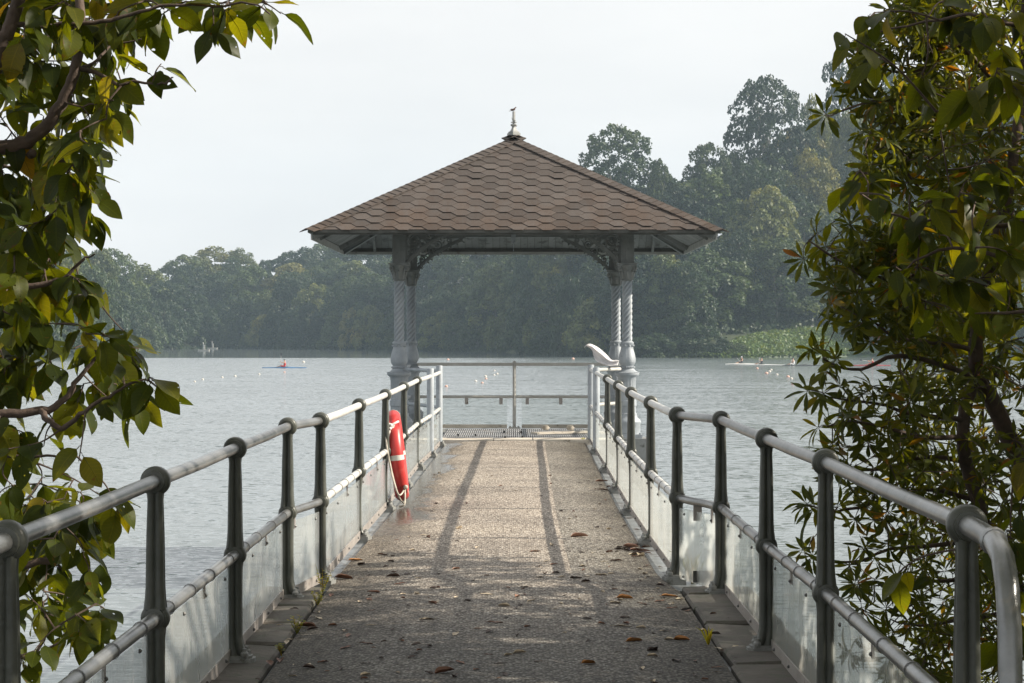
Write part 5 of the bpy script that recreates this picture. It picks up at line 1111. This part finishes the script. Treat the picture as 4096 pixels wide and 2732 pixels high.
L.branch([P(315, 280, dl), P(390, 235, dl + .1), P(450, 180, dl + .2), P(560, 160, dl + .2)], 0.008, 0.003)
L.branch([P(-100, 640, dl + .3), P(80, 655, dl + .3), P(230, 425, dl), P(330, 425, dl), P(450, 400, dl)], 0.008, 0.003)
L.branch([P(-180, 700, dl), P(-150, 1000, dl), P(-140, 1145, dl), P(0, 1145, dl), P(160, 1140, dl), P(255, 1112, dl), P(330, 1040, dl), P(380, 1020, dl)], 0.024, 0.003)
L.branch([P(-150, 1000, dl), P(-130, 1400, dl), P(-120, 1640, dl), P(0, 1652, dl), P(165, 1645, dl), P(255, 1600, dl), P(315, 1510, dl), P(380, 1440, dl), P(440, 1400, dl)], 0.030, 0.004)
L.branch([P(165, 1645, dl), P(205, 1690, dl - .1), P(255, 1712, dl - .1), P(320, 1660, dl - .2), P(390, 1610, dl - .2), P(480, 1560, dl - .2), P(580, 1520, dl - .2), P(640, 1560, dl - .2)], 0.014, 0.003)
L.branch([P(-120, 1640, dl), P(-110, 1780, dl), P(0, 1790, dl), P(40, 1822, dl), P(160, 1825, dl), P(270, 1830, dl), P(300, 1798, dl)], 0.012, 0.003)
L.branch([P(-120, 1640, dl), P(-130, 2000, dl + .4), P(-120, 2260, dl + .5), P(30, 2266, dl + .5), P(190, 2240, dl + .5), P(255, 2185, dl + .5), P(330, 2155, dl + .5), P(410, 2130, dl + .5), P(480, 2090, dl + .5)], 0.026, 0.004)
L.branch([P(-130, 2300, dl + .5), P(-60, 2640, dl + .5), P(30, 2642, dl + .5), P(130, 2620, dl + .5), P(175, 2560, dl + .5), P(180, 2450, dl + .5), P(165, 2400, dl + .5)], 0.012, 0.003)
L.branch([P(130, 2620, dl + .5), P(240, 2570, dl + .5), P(330, 2520, dl + .5), P(420, 2490, dl + .5)], 0.006, 0.002)
CL = [(1110, 70, 3), (1170, 110, 2), (1020, 100, 5), (960, 60, 4), (880, 90, 5), (900, 190, 3), (790, 60, 5), (700, 90, 5), (620, 60, 5), (640, 150, 4), (520, 100, 5), (450, 40, 5), (400, 130, 5), (300, 60, 5), (200, 100, 5), (100, 50, 5), (30, 120, 5), (50, 30, 5),
      (690, 310, 4), (490, 190, 5), (330, 180, 5), (230, 210, 5), (140, 210, 5), (50, 230, 5), (560, 180, 3), (480, 270, 4), (190, 300, 5), (90, 310, 5), (20, 340, 5),
      (500, 400, 4), (520, 480, 4), (440, 440, 5), (370, 380, 5), (300, 480, 4), (220, 520, 5), (100, 450, 5), (30, 480, 5), (470, 530, 5), (400, 540, 5), (330, 600, 5), (250, 620, 5), (120, 680, 5), (40, 640, 5), (420, 640, 4), (350, 700, 5), (250, 720, 5), (160, 760, 5), (60, 760, 5), (430, 720, 4), (300, 790, 5), (200, 830, 5), (90, 850, 5), (20, 880, 5), (410, 820, 4), (440, 880, 4), (380, 880, 4), (300, 880, 5), (220, 940, 5), (120, 960, 5), (40, 980, 5), (430, 930, 3), (270, 1000, 5), (100, 1050, 4), (20, 1080, 5), (160, 1110, 4),
      (240, 1090, 3), (340, 1030, 3), (290, 1160, 4), (350, 1170, 4), (200, 1200, 4), (100, 1170, 4), (30, 1200, 4), (400, 1230, 4), (440, 1260, 4), (340, 1270, 5), (250, 1270, 4), (140, 1290, 5), (60, 1300, 4), (180, 1370, 5), (90, 1400, 5), (270, 1350, 4), (20, 1420, 5),
      (390, 1390, 5), (470, 1400, 5), (560, 1400, 4), (600, 1450, 4), (440, 1470, 5), (520, 1500, 5), (340, 1450, 4), (230, 1440, 4), (150, 1480, 5), (60, 1500, 5), (600, 1530, 4), (660, 1580, 4), (540, 1560, 5), (460, 1580, 5), (380, 1590, 4), (650, 1660, 3), (480, 1650, 4), (260, 1540, 4), (130, 1570, 5), (40, 1590, 5), (340, 1700, 4), (260, 1740, 3), (570, 1700, 3), (70, 1680, 4), (20, 1740, 5), (60, 1780, 4),
      (150, 1790, 3), (80, 1850, 4), (170, 1880, 3), (30, 1890, 3), (220, 1840, 2), (360, 1900, 2), (210, 1990, 3), (100, 2000, 4), (30, 2040, 4), (480, 2060, 4), (520, 2110, 4), (400, 2080, 4), (300, 2050, 4), (190, 2100, 5), (80, 2120, 5), (450, 2180, 5), (360, 2170, 5), (260, 2210, 5), (150, 2230, 5), (60, 2240, 5), (20, 2330, 4), (380, 2280, 4), (270, 2310, 5), (160, 2330, 5), (320, 2380, 4), (220, 2420, 4), (100, 2430, 4), (430, 2470, 5), (350, 2480, 5), (260, 2520, 5), (140, 2560, 4), (60, 2560, 3), (400, 2560, 4), (290, 2600, 4), (180, 2660, 5), (80, 2700, 4), (30, 2620, 4)]
rl = random.Random(4)
CL += [(rl.uniform(20, 430), rl.uniform(1990, 2690), 4) for _ in range(26)]
for (x, y, n) in CL:
    d = dl + rl.uniform(-0.45, 0.9) + (0.5 if y > 1950 else 0)
    cluster_broad(L, P(x - 45, y - 55, d), n, 0.156 if y < 1950 else 0.15)
# denser leaves behind, deeper in the crown and beyond the left edge of the picture
for k in range(230):
    y = rl.uniform(-700, 1560); lim = interp([(-700, 1000), (0, 620), (250, 420), (700, 300), (1000, 190), (1250, 170), (1560, 100)], y); x = rl.uniform(-700, lim); d = dl + rl.uniform(0.3, 1.8)
    cluster_broad(L, P(x, y, d), 5, 0.17)
# limbs of the same tree, added unseen above the picture to shade the walkway
L.branch([P(340, -200, dl + 0.2), Vector((-1.6, 8.8, 3.6)), Vector((-0.8, 9.4, 4.0)), Vector((-0.1, 9.8, 4.3))], 0.016, 0.006)
for k in range(170):
    Y = rl.uniform(7.7, 10.8); tip = Vector((rl.uniform(-3.0, 0.3), Y, 2.3 + 0.17 * Y + abs(rl.gauss(0, 0.6)))); ax = Vector((rl.uniform(-0.6, 0.6), rl.uniform(-0.6, 0.6), 1)).normalized()
    for q in range(5):
        sd = Matrix.Rotation(2 * pi * q / 5, 3, ax) @ ax.orthogonal().normalized(); L.leaf('B', rl.randrange(8), leaf_frame(tip, (sd + ax * rl.uniform(-0.3, 0.5)).normalized(), ax, rl.uniform(0.15, 0.2)))
finish(L, lt, OLT)

# ---- right: shrub tree with rosettes of narrow leaves
ORT = Vector((3.3, 11.2, bank_z(3.3, 11.2) - 0.1)); rtree = thing('rosette_tree', 'near tree with rosettes of narrow leathery leaves framing the right side', 'tree', ORT)
Q = Plant(12); dr_ = 10.4
Q.branch([ORT, Vector((3.15, 11.0, -0.8)), P(4180, 2100, 10.9), P(3990, 1650, 10.8), P(3900, 1450, 10.7), P(3960, 1100, 10.7), P(4060, 600, 10.7), P(4100, 100, 10.8), P(4150, -400, 10.8)], 0.06, 0.02)
Q.branch([P(4100, 2400, 11.0), P(3960, 2150, 10.8), P(3880, 1900, 10.7), P(3850, 1700, 10.6), P(3900, 1500, 10.7)], 0.04, 0.03)
for pts in ([(4000, 350, 10.6), (3830, 180, 10.5), (3750, 230, 10.4), (3690, 280, 10.4), (3560, 285, 10.4), (3490, 230, 10.3)], [(3690, 280, 10.4), (3620, 400, 10.4), (3500, 400, 10.3), (3310, 470, 10.2)], [(3960, 900, 10.6), (3800, 880, 10.5), (3650, 720, 10.4), (3490, 540, 10.3)],
            [(3930, 1250, 10.6), (3760, 1080, 10.4), (3600, 1120, 10.4), (3450, 1090, 10.3), (3300, 1010, 10.2), (3240, 960, 10.2)], [(3900, 1400, 10.6), (3700, 1370, 10.4), (3560, 1340, 10.4), (3430, 1230, 10.3)], [(3880, 1500, 10.6), (3600, 1420, 10.3), (3480, 1470, 10.3), (3380, 1475, 10.3), (3290, 1430, 10.2)],
            [(3860, 1680, 10.6), (3680, 1660, 10.5), (3480, 1610, 10.4), (3300, 1590, 10.3)], [(3850, 1750, 10.6), (3700, 1750, 10.5), (3560, 1720, 10.4), (3400, 1680, 10.3), (3310, 1710, 10.3)], [(3870, 1850, 10.7), (3700, 1830, 10.6), (3520, 1880, 10.5), (3340, 1870, 10.4)], [(3900, 2000, 10.8), (3700, 1960, 10.7), (3500, 2010, 10.6), (3330, 2050, 10.5), (3230, 2020, 10.5)],
            [(3960, 2150, 10.8), (3760, 2180, 10.8), (3560, 2200, 10.7), (3400, 2250, 10.6), (3220, 2215, 10.6)], [(4000, 2300, 10.9), (3800, 2320, 10.9), (3620, 2330, 10.8), (3500, 2340, 10.8)], [(4050, 2450, 11), (3850, 2480, 10.9), (3680, 2500, 10.9), (3560, 2480, 10.9)], [(4080, 100, 10.8), (3900, 60, 10.7), (3700, 70, 10.6), (3580, 60, 10.5)]):
    Q.branch([P(*p) for p in pts], 0.014, 0.0035, 3)
RC = [(3560, 40), (3600, 110), (3650, 60), (3720, 30), (3700, 120), (3480, 215), (3600, 255), (3720, 200), (3745, 255), (3380, 340), (3300, 460), (3470, 400), (3480, 530), (3600, 380), (3610, 500), (3660, 360), (3760, 350), (3560, 600), (3640, 610), (3610, 690), (3700, 530), (3800, 700), (3720, 640), (3540, 420), (3700, 440), (3540, 700), (3780, 480), (3850, 580), (3860, 420), (3900, 120), (3840, 60),
      (3260, 940), (3215, 1035), (3300, 985), (3340, 1060), (3400, 900), (3480, 880), (3390, 1000), (3450, 960), (3280, 1070), (3340, 1110), (3420, 1090), (3500, 1040), (3560, 920), (3620, 860), (3560, 1100), (3400, 1205), (3370, 1230), (3440, 1270), (3500, 1240), (3520, 1330), (3570, 1280), (3480, 1370), (3600, 1380), (3290, 1420), (3250, 1395), (3340, 1440), (3310, 1470),
      (3290, 1570), (3230, 1560), (3390, 1590), (3490, 1545), (3600, 1500), (3690, 1560), (3640, 1610), (3270, 1710), (3330, 1700), (3430, 1690), (3540, 1680), (3660, 1700), (3350, 1780), (3300, 1800), (3470, 1770), (3600, 1790), (3400, 1860), (3560, 1860), (3330, 1890), (3450, 1920), (3700, 1850), (3225, 2015), (3260, 2030), (3350, 2030), (3480, 1990), (3600, 2000), (3680, 1960), (3420, 2080), (3540, 2080), (3210, 2200), (3250, 2225), (3400, 2260), (3460, 2190), (3550, 2180), (3640, 2130), (3500, 2320), (3430, 2330), (3650, 2240), (3700, 2300), (3600, 2390), (3540, 2440), (3700, 2450), (3640, 2500), (3560, 2560), (3700, 2580)]
rr_ = random.Random(8)
for (xa, xb, ya, yb, n_) in ((3430, 3720, 150, 760, 60), (3560, 3760, -60, 200, 25), (3300, 3620, 880, 1330, 38), (3330, 3640, 1520, 2000, 20), (3360, 3640, 2000, 2640, 20)):
    RC += [(rr_.uniform(xa, xb), rr_.uniform(ya, yb)) for _ in range(n_)]
for (x, y) in RC: cluster_rosette(Q, P(x, y, dr_ + rr_.uniform(-0.35, 0.35)), rr_.randint(8, 13), rr_.uniform(0.09, 0.13))
for k in range(1700):                                            # thicker inside and to the right, beyond the picture's edge
    y = rr_.uniform(-900, 2900); lim = interp([(-900, 3300), (0, 3640), (250, 3650), (600, 3640), (850, 3640), (1000, 3480), (1300, 3600), (1600, 3560), (2000, 3600), (2400, 3640), (2700, 3560)], y); x = lim + abs(rr_.gauss(0, 1)) * 330 + 20 + 150 * mnoise.noise((y * 0.006, 5.0, 1.0))
    if 1550 < y < 2650 and x < 3850 and rr_.random() < 0.42: continue
    cluster_rosette(Q, P(x, y, rr_.uniform(10.1, 12.8)), rr_.randint(6, 10), rr_.uniform(0.08, 0.13))
finish(Q, rtree, ORT)
# ---- dark broad leaves hanging in front of the rosettes
OB = Vector((2.6, 7.4, bank_z(2.6, 7.4) - 0.1)); bt = thing('broadleaf_tree', 'near tree with dark drooping oval leaves at the right edge', 'tree', OB)
B = Plant(13)
B.branch([OB, Vector((2.5, 7.5, 0.4)), P(4300, 1300, 7.9), P(4260, 700, 7.9), P(4240, 200, 8.0), P(4250, -300, 8.1)], 0.05, 0.016)
for pts in ([(4260, 700, 7.9), (4096, 880, 7.9), (3960, 900, 7.9), (3840, 840, 7.9), (3700, 880, 7.9), (3560, 850, 7.9), (3440, 770, 7.8)], [(4250, 300, 7.9), (4050, 340, 7.9), (3900, 420, 7.8), (3750, 440, 7.8)], [(4240, 120, 8), (4050, 100, 8), (3880, 60, 8), (3700, 90, 8.2), (3500, 130, 8.3)], [(4270, 1000, 7.9), (4080, 1050, 7.9), (3880, 1000, 7.9), (3700, 1020, 7.9), (3600, 1120, 7.9)], [(4280, 1200, 7.9), (4096, 1250, 7.9), (3900, 1250, 7.9)]):
    B.branch([P(*p) for p in pts], 0.011, 0.003, 3)
for (x, y, n) in [(3380, 195, 2), (3500, 110, 2), (3440, 190, 2), (3500, 290, 2), (3780, 60, 4), (3850, 110, 4), (3950, 130, 4), (3900, 220, 4), (4030, 250, 5), (4060, 80, 5), (3990, 330, 4), (3660, 430, 3), (3740, 440, 4), (3820, 470, 4), (3880, 410, 3), (4000, 480, 4), (4070, 420, 4), (3440, 740, 3), (3400, 800, 2), (3520, 780, 3), (3560, 850, 3), (3640, 840, 4), (3720, 860, 3), (3800, 820, 4), (3880, 760, 4), (3900, 870, 3), (3960, 700, 4), (4040, 760, 4), (4060, 900, 4), (3600, 960, 4), (3680, 980, 4), (3760, 1000, 4), (3840, 980, 4), (3900, 1050, 4), (3990, 1000, 4), (4060, 1080, 4), (3580, 1120, 4), (3660, 1130, 4), (3760, 1160, 4), (3860, 1170, 4), (3950, 1200, 4), (4040, 1220, 4), (3640, 1240, 3), (3760, 1290, 3), (3900, 1300, 3), (4020, 1320, 3), (4060, 1900, 3), (4070, 2150, 3), (4040, 2300, 3), (4080, 2420, 3), (3960, 2240, 3), (3560, 2380, 2), (4060, 2560, 4), (3980, 2620, 3)]:
    cluster_broad(B, P(x, y - 60, 7.9 + rr_.uniform(-0.3, 0.5)), n + 1, 0.135, 0.8, 0.8)
finish(B, bt, OB)
# ---- unseen tree right of the picture, its crown shaped to shade the near walkway
OS = Vector((5.2, 10.5, bank_z(5.2, 10.5) - 0.1)); sh = thing('unseen_shade_tree', 'unseen leafy bank tree at the right, shaped to shade the near walkway', 'tree', OS)
Z = Plant(14); Z.branch([OS, OS + Vector((-0.1, 0.1, 2.0)), OS + Vector((-0.3, 0.3, 4.0)), OS + Vector((-0.4, 0.2, 5.6))], 0.13, 0.05)
for k in range(12): a = k * 0.9; Z.branch([OS + Vector((-0.2, 0.2, 1.6 + 0.26 * k)), OS + Vector((cos(a) * 1.0, sin(a) * 1.8, 2.0 + 0.26 * k)), OS + Vector((cos(a) * 1.4, sin(a) * 3.8, 2.2 + 0.26 * k))], 0.03, 0.01)
rz_ = random.Random(31)
for k in range(4600):
    Y = rz_.uniform(2.0, 15.6); X = rz_.uniform(max(2.6, 0.27 * Y + 0.15), 6.3); z = rz_.uniform(0.2, 0.66 * (X + 1.7) if Y > 8.4 else 6.0)
    if Y > 11.2 and mnoise.noise((X * 0.9, Y * 0.75, z * 0.9)) < -0.04 + 0.22 * max(0, Y - 11.0) / 4: continue
    ax = Vector((rz_.uniform(-1, 0.3), rz_.uniform(-0.5, 0.5), rz_.uniform(0.2, 1))).normalized(); tip = Vector((X, Y, z))
    for q in range(5):
        sd = Matrix.Rotation(2 * pi * q / 5, 3, ax) @ ax.orthogonal().normalized(); dv = (sd + ax * rz_.uniform(-0.2, 0.7)).normalized(); Z.leaf('B', rz_.randrange(8), leaf_frame(tip, dv, ax, rz_.uniform(0.15, 0.22)))
# unseen limbs and leaves added above the picture to cut skylight on the near walkway
for X1, Y1 in ((-2.2, 3.0), (-1.8, 6.6), (0.4, 5.0), (1.6, 7.0)): Z.branch([OS + Vector((-0.3, 0.2, 4.2)), Vector((3.2, (Y1 + 10) / 2, 4.6)), Vector((X1, Y1, 3.9 + 0.1 * Y1))], 0.04, 0.01)
for k in range(900):
    Y = rz_.uniform(0.5, 7.7); X = rz_.uniform(-3.0, 4.0); z = 2.75 + 0.2 * Y + abs(rz_.gauss(0, 0.7)); ax = Vector((rz_.uniform(-0.6, 0.6), rz_.uniform(-0.6, 0.6), 1)).normalized(); tip = Vector((X, Y, z))
    for q in range(5):
        sd = Matrix.Rotation(2 * pi * q / 5, 3, ax) @ ax.orthogonal().normalized(); dv = (sd + ax * rz_.uniform(-0.3, 0.5)).normalized(); Z.leaf('B', rz_.randrange(8), leaf_frame(tip, dv, ax, rz_.uniform(0.15, 0.22)))
finish(Z, sh, OS, 0)
# ================================================================ FALLEN LEAVES, WEEDS
def dead(seed, wr, curl):
    r = random.Random(seed); mb = MB(); vs = []; segs = 6; bend = r.uniform(-0.25, 0.35); tw = r.uniform(-1, 1)
    for i in range(segs + 1):
        t = i / segs; w = wr * (sin(pi * min(0.999, max(0.001, t)) ** 0.85) ** 0.8) + 0.004
        for q in (-1, -0.5, 0, 0.5, 1):
            a = q * curl; vs.append((t - 0.5, sin(a) * w / max(0.3, sin(curl)) * 0.9 + bend * (t - 0.5) ** 2 * 0.6, (1 - cos(a)) * w * 1.1 + 0.012 + 0.05 * abs(sin(t * 5 + tw)) * abs(q)))
    mb.add(vs, [(i * 5 + j, (i + 1) * 5 + j, (i + 1) * 5 + j + 1, i * 5 + j + 1) for i in range(segs) for j in range(4)]); mb.tube([(-0.5, 0, 0.012), (-0.62, 0.02, 0.02)], 0.012, 4); return mb
DM = {}
for nm, c in (('brown', ((0.10, 0.045, 0.025), (0.20, 0.09, 0.05))), ('pale', ((0.36, 0.28, 0.19), (0.52, 0.44, 0.33))), ('orange', ((0.26, 0.105, 0.025), (0.38, 0.17, 0.04))), ('dark', ((0.035, 0.022, 0.018), (0.07, 0.04, 0.03))), ('pink', ((0.26, 0.13, 0.09), (0.38, 0.22, 0.16)))):
    mt = surf('dead_leaf_' + nm, c[0], c[1], 30, 0.6); DM[nm] = [dead(i * 7 + len(nm), 0.17 + 0.05 * i, 0.5 + 0.35 * i).mesh('fallen_leaf', mt, 180) for i in range(3)]
def ground(X, Y):
    if interp(LE, Y) <= X <= interp(RE, Y): return crown(X, Y)
    return 0.008 if Y < 13.7 else -0.028
rf = random.Random(17)
def drop(x, y, s, nm, label, group=None, rz=None):
    p = PG(x, y, 0.0); z = ground(p.x, p.y); d = (EYE - z - 0.005) * F / (y - CY); p = P(x, y, d); p.z = ground(p.x, p.y) + 0.002
    o = link('fallen_leaf', rf.choice(DM[nm]), None, p, (rf.uniform(-0.15, 0.15), rf.uniform(-0.12, 0.12), rf.uniform(0, 6.28) if rz is None else rz), s * (0.75 if s > 0.11 else 1)); tag(o, label, 'leaf', group)
def where(nm, X, d):
    w = {'brown': 'small curled brown leaf', 'pale': 'small pale dry leaf', 'dark': 'small dark withered leaf'}[nm]
    a = 'left edge' if X < -0.75 else 'left half' if X < -0.15 else 'middle' if X < 0.3 else 'right half' if X < 0.8 else 'right edge'
    b = 'nearest shaded part' if d < 11 else 'dappled part' if d < 15 else 'sunlit far part'
    return "%s at the walkway's %s, %s" % (w, a, b), '%s leaves, %s, %s' % (nm, a, b)
crp = lambda cx, cy: (900 + 0.8507 * cx, 1750 + 0.8507 * cy)
for cx, cy_, s, nm, lab, rz in [(1665, 465, 0.19, 'pink', 'single curled pinkish leaf lying right of the middle of the walkway', 0.1), (1945, 532, 0.22, 'pink', 'largest reddish leaf in the pile at the right railing', 0.2), (1905, 515, 0.17, 'pink', 'reddish leaf at the left end of the pile at the right railing', -0.2), (1780, 245, 0.24, 'pink', 'shiny pink leaf far along the right edge of the paving', 0.0), (1770, 205, 0.20, 'pink', 'farthest pinkish leaf along the right edge of the paving', 0.3),
                             (612, 577, 0.16, 'orange', 'orange-red leaf at the left railing beyond the jog', 0.6), (560, 662, 0.17, 'brown', 'curled brown leaf at the foot of the left jog posts', 0.1), (960, 852, 0.13, 'pale', 'pale grey leaf left of the middle in the shade', 0.3), (1868, 886, 0.15, 'pale', 'large pale leaf lying right of the middle in the shade', -0.15), (1880, 755, 0.10, 'orange', 'bright orange leaf, left one of two side by side near the right jog', 0.0), (2090, 746, 0.11, 'orange', 'bright orange leaf, right one of two side by side near the right jog', 0.1), (1925, 956, 0.09, 'orange', 'small orange leaf below the large pale leaf', 0.2), (2145, 950, 0.09, 'orange', 'orange leaf by the right edge stones', -0.3), (1710, 1060, 0.08, 'orange', 'orange-brown leaf near the bottom right of the walkway', 0.5), (1032, 1100, 0.10, 'brown', 'two-toned brown leaf near the bottom middle of the walkway', 0.4)]:
    drop(*crp(cx, cy_), s, nm, lab, None, rz)
for cx, cy_ in [(640, 597), (580, 930), (895, 1012), (1105, 1055), (1385, 1010), (545, 1087), (395, 1080), (662, 966), (570, 986), (680, 760), (855, 640), (790, 652), (820, 686), (1168, 670), (1185, 516), (935, 458), (740, 550), (1100, 426), (1440, 766), (1375, 746), (1312, 790), (1090, 830), (1550, 803), (1835, 776), (1962, 780), (2100, 800), (1880, 846), (2062, 908), (2120, 1046), (955, 468), (1730, 540), (1510, 580), (1680, 604), (1700, 650), (1650, 660), (1770, 645), (1840, 578), (1925, 580), (1640, 345), (1740, 335), (1790, 293), (1860, 515), (985, 706), (900, 970), (1240, 912), (1085, 922), (2010, 1000), (1960, 1085), (500, 740), (440, 848), (330, 810), (250, 880), (290, 962), (210, 1060), (260, 1050), (505, 882), (700, 726), (1230, 735), (1480, 655), (1460, 535), (1000, 640), (1270, 868), (1620, 826), (1705, 850)]:
    nm = rf.choice(('brown', 'pale', 'dark', 'pale', 'brown', 'dark')); p_ = PG(*crp(cx, cy_)); lab, g = where(nm, p_.x, p_.y); drop(*crp(cx, cy_), rf.uniform(0.05, 0.10), nm, lab, g)
for k in range(260):
    d = rf.uniform(9.2, 15.5) if k < 190 else rf.uniform(14.5, 26); X = rf.uniform(-1.25, 1.25) if d < 13 else rf.uniform(-1.0, 1.0)
    if k % 3 == 0 or (k > 190 and k % 4): X = abs(X) ** 0.5 * (1 if rf.random() < 0.65 else -1) * 1.05
    nm = rf.choice(('brown', 'pale', 'dark', 'dark')); lab, g = where(nm, X, d); y = CY + EYE * F / d; drop(CX + X / d * F, y, rf.uniform(0.025, 0.065), nm, lab, g)
for k in range(22):                                              # litter gathered against the right railing and on the left stones
    cx, cy_ = (rf.gauss(1925, 40), rf.gauss(528, 14)) if k < 13 else (rf.uniform(330, 640), rf.uniform(600, 900)) if k < 18 else (rf.gauss(2130, 50), rf.gauss(770, 30))
    nm = rf.choice(('brown', 'pale', 'dark')); p_ = PG(*crp(cx, cy_)); lab, g = where(nm, p_.x, p_.y); drop(*crp(cx, cy_), rf.uniform(0.05, 0.11), nm, lab, g)
M_weed = leafmat('weed_leaf', [(0.0, (0.10, 0.13, 0.02)), (0.7, (0.16, 0.18, 0.03)), (1.0, (0.25, 0.20, 0.03))], 0.4)
def weed(x, y, h, n, lab, z=0.0, cat='weed', blade=False, at=None):
    p = at or PG(x, y, z); mb = MB(); r = random.Random(int(x))
    for k in range(n):
        a = r.uniform(0, 6.28); dv = Vector((cos(a) * r.uniform(0.2, 0.7), sin(a) * r.uniform(0.2, 0.7), 1)).normalized(); hh = h * r.uniform(0.5, 1.1); tip = dv * hh
        if blade:
            b2 = tip * 0.6 + Vector((0, 0, hh * 0.12)); sd = dv.orthogonal().normalized() * 0.006; t2 = tip + Vector((dv.x, dv.y, -0.3)) * hh * 0.2
            mb.add([-sd, sd, b2 + sd, b2 - sd, t2], [(0, 1, 2, 3), (3, 2, 4)])
        else:
            mb.tube([(0, 0, -0.01), tip * 0.5, tip], [0.0025, 0.002, 0.001], 4)
            for q in range(7):
                t = 0.3 + 0.7 * q / 6; b = r.uniform(0, 6.28); ld = Vector((cos(b), sin(b), 0.3)); s = 0.022; c = tip * t; w = Vector((-sin(b), cos(b), 0)) * s * 0.45
                mb.add([c, c + ld * s * 0.5 + w, c + ld * s, c + ld * s * 0.5 - w], [(0, 1, 2, 3)])
    return tag(mb.build('weed', M_weed, None, None, p), lab, cat)
weed(1290, 2366, 0.17, 8, 'feathery weed growing at the left jog post foot'); weed(1272, 2418, 0.10, 7, 'low weed in the left joint just before the jog post'); weed(1188, 2530, 0.10, 8, 'bright yellow-green weed in the left paving joint'); weed(1127, 2618, 0.07, 5, 'small weed sprouting in the nearest left joint'); weed(2834, 2580, 0.11, 9, 'grassy weed in the joint by the right edge stones', blade=True)
weed(2776, 2300, 0.28, 16, 'tuft of tall grass outside the panel at the right jog', blade=True, cat='grass', at=Vector((1.20, 14.18, -0.04))); weed(2333, 1768, 0.10, 10, 'small grass tuft at the right end of the pale kerb', blade=True, cat='grass')
weed(2410, 1880, 0.08, 8, 'yellowish moss tuft in the far right gully', blade=True, cat='grass')

# ================================================================ HAZE over the lake
mt, t, out = newmat('morning_haze'); v = N(t, 'ShaderNodeVolumePrincipled'); v.inputs['Color'].default_value = (0.66, 0.84, 1.0, 1); v.inputs['Density'].default_value = HAZE; v.inputs['Anisotropy'].default_value = 0.2
t.links.new(v.outputs[0], out.inputs['Volume'])
mb = MB().box((0, 440, 45), (1700, 1600, 110)); hz = mb.build('haze', mt); hz['kind'] = 'stuff'; tag(hz, 'thin morning haze hanging over the lake', 'haze')
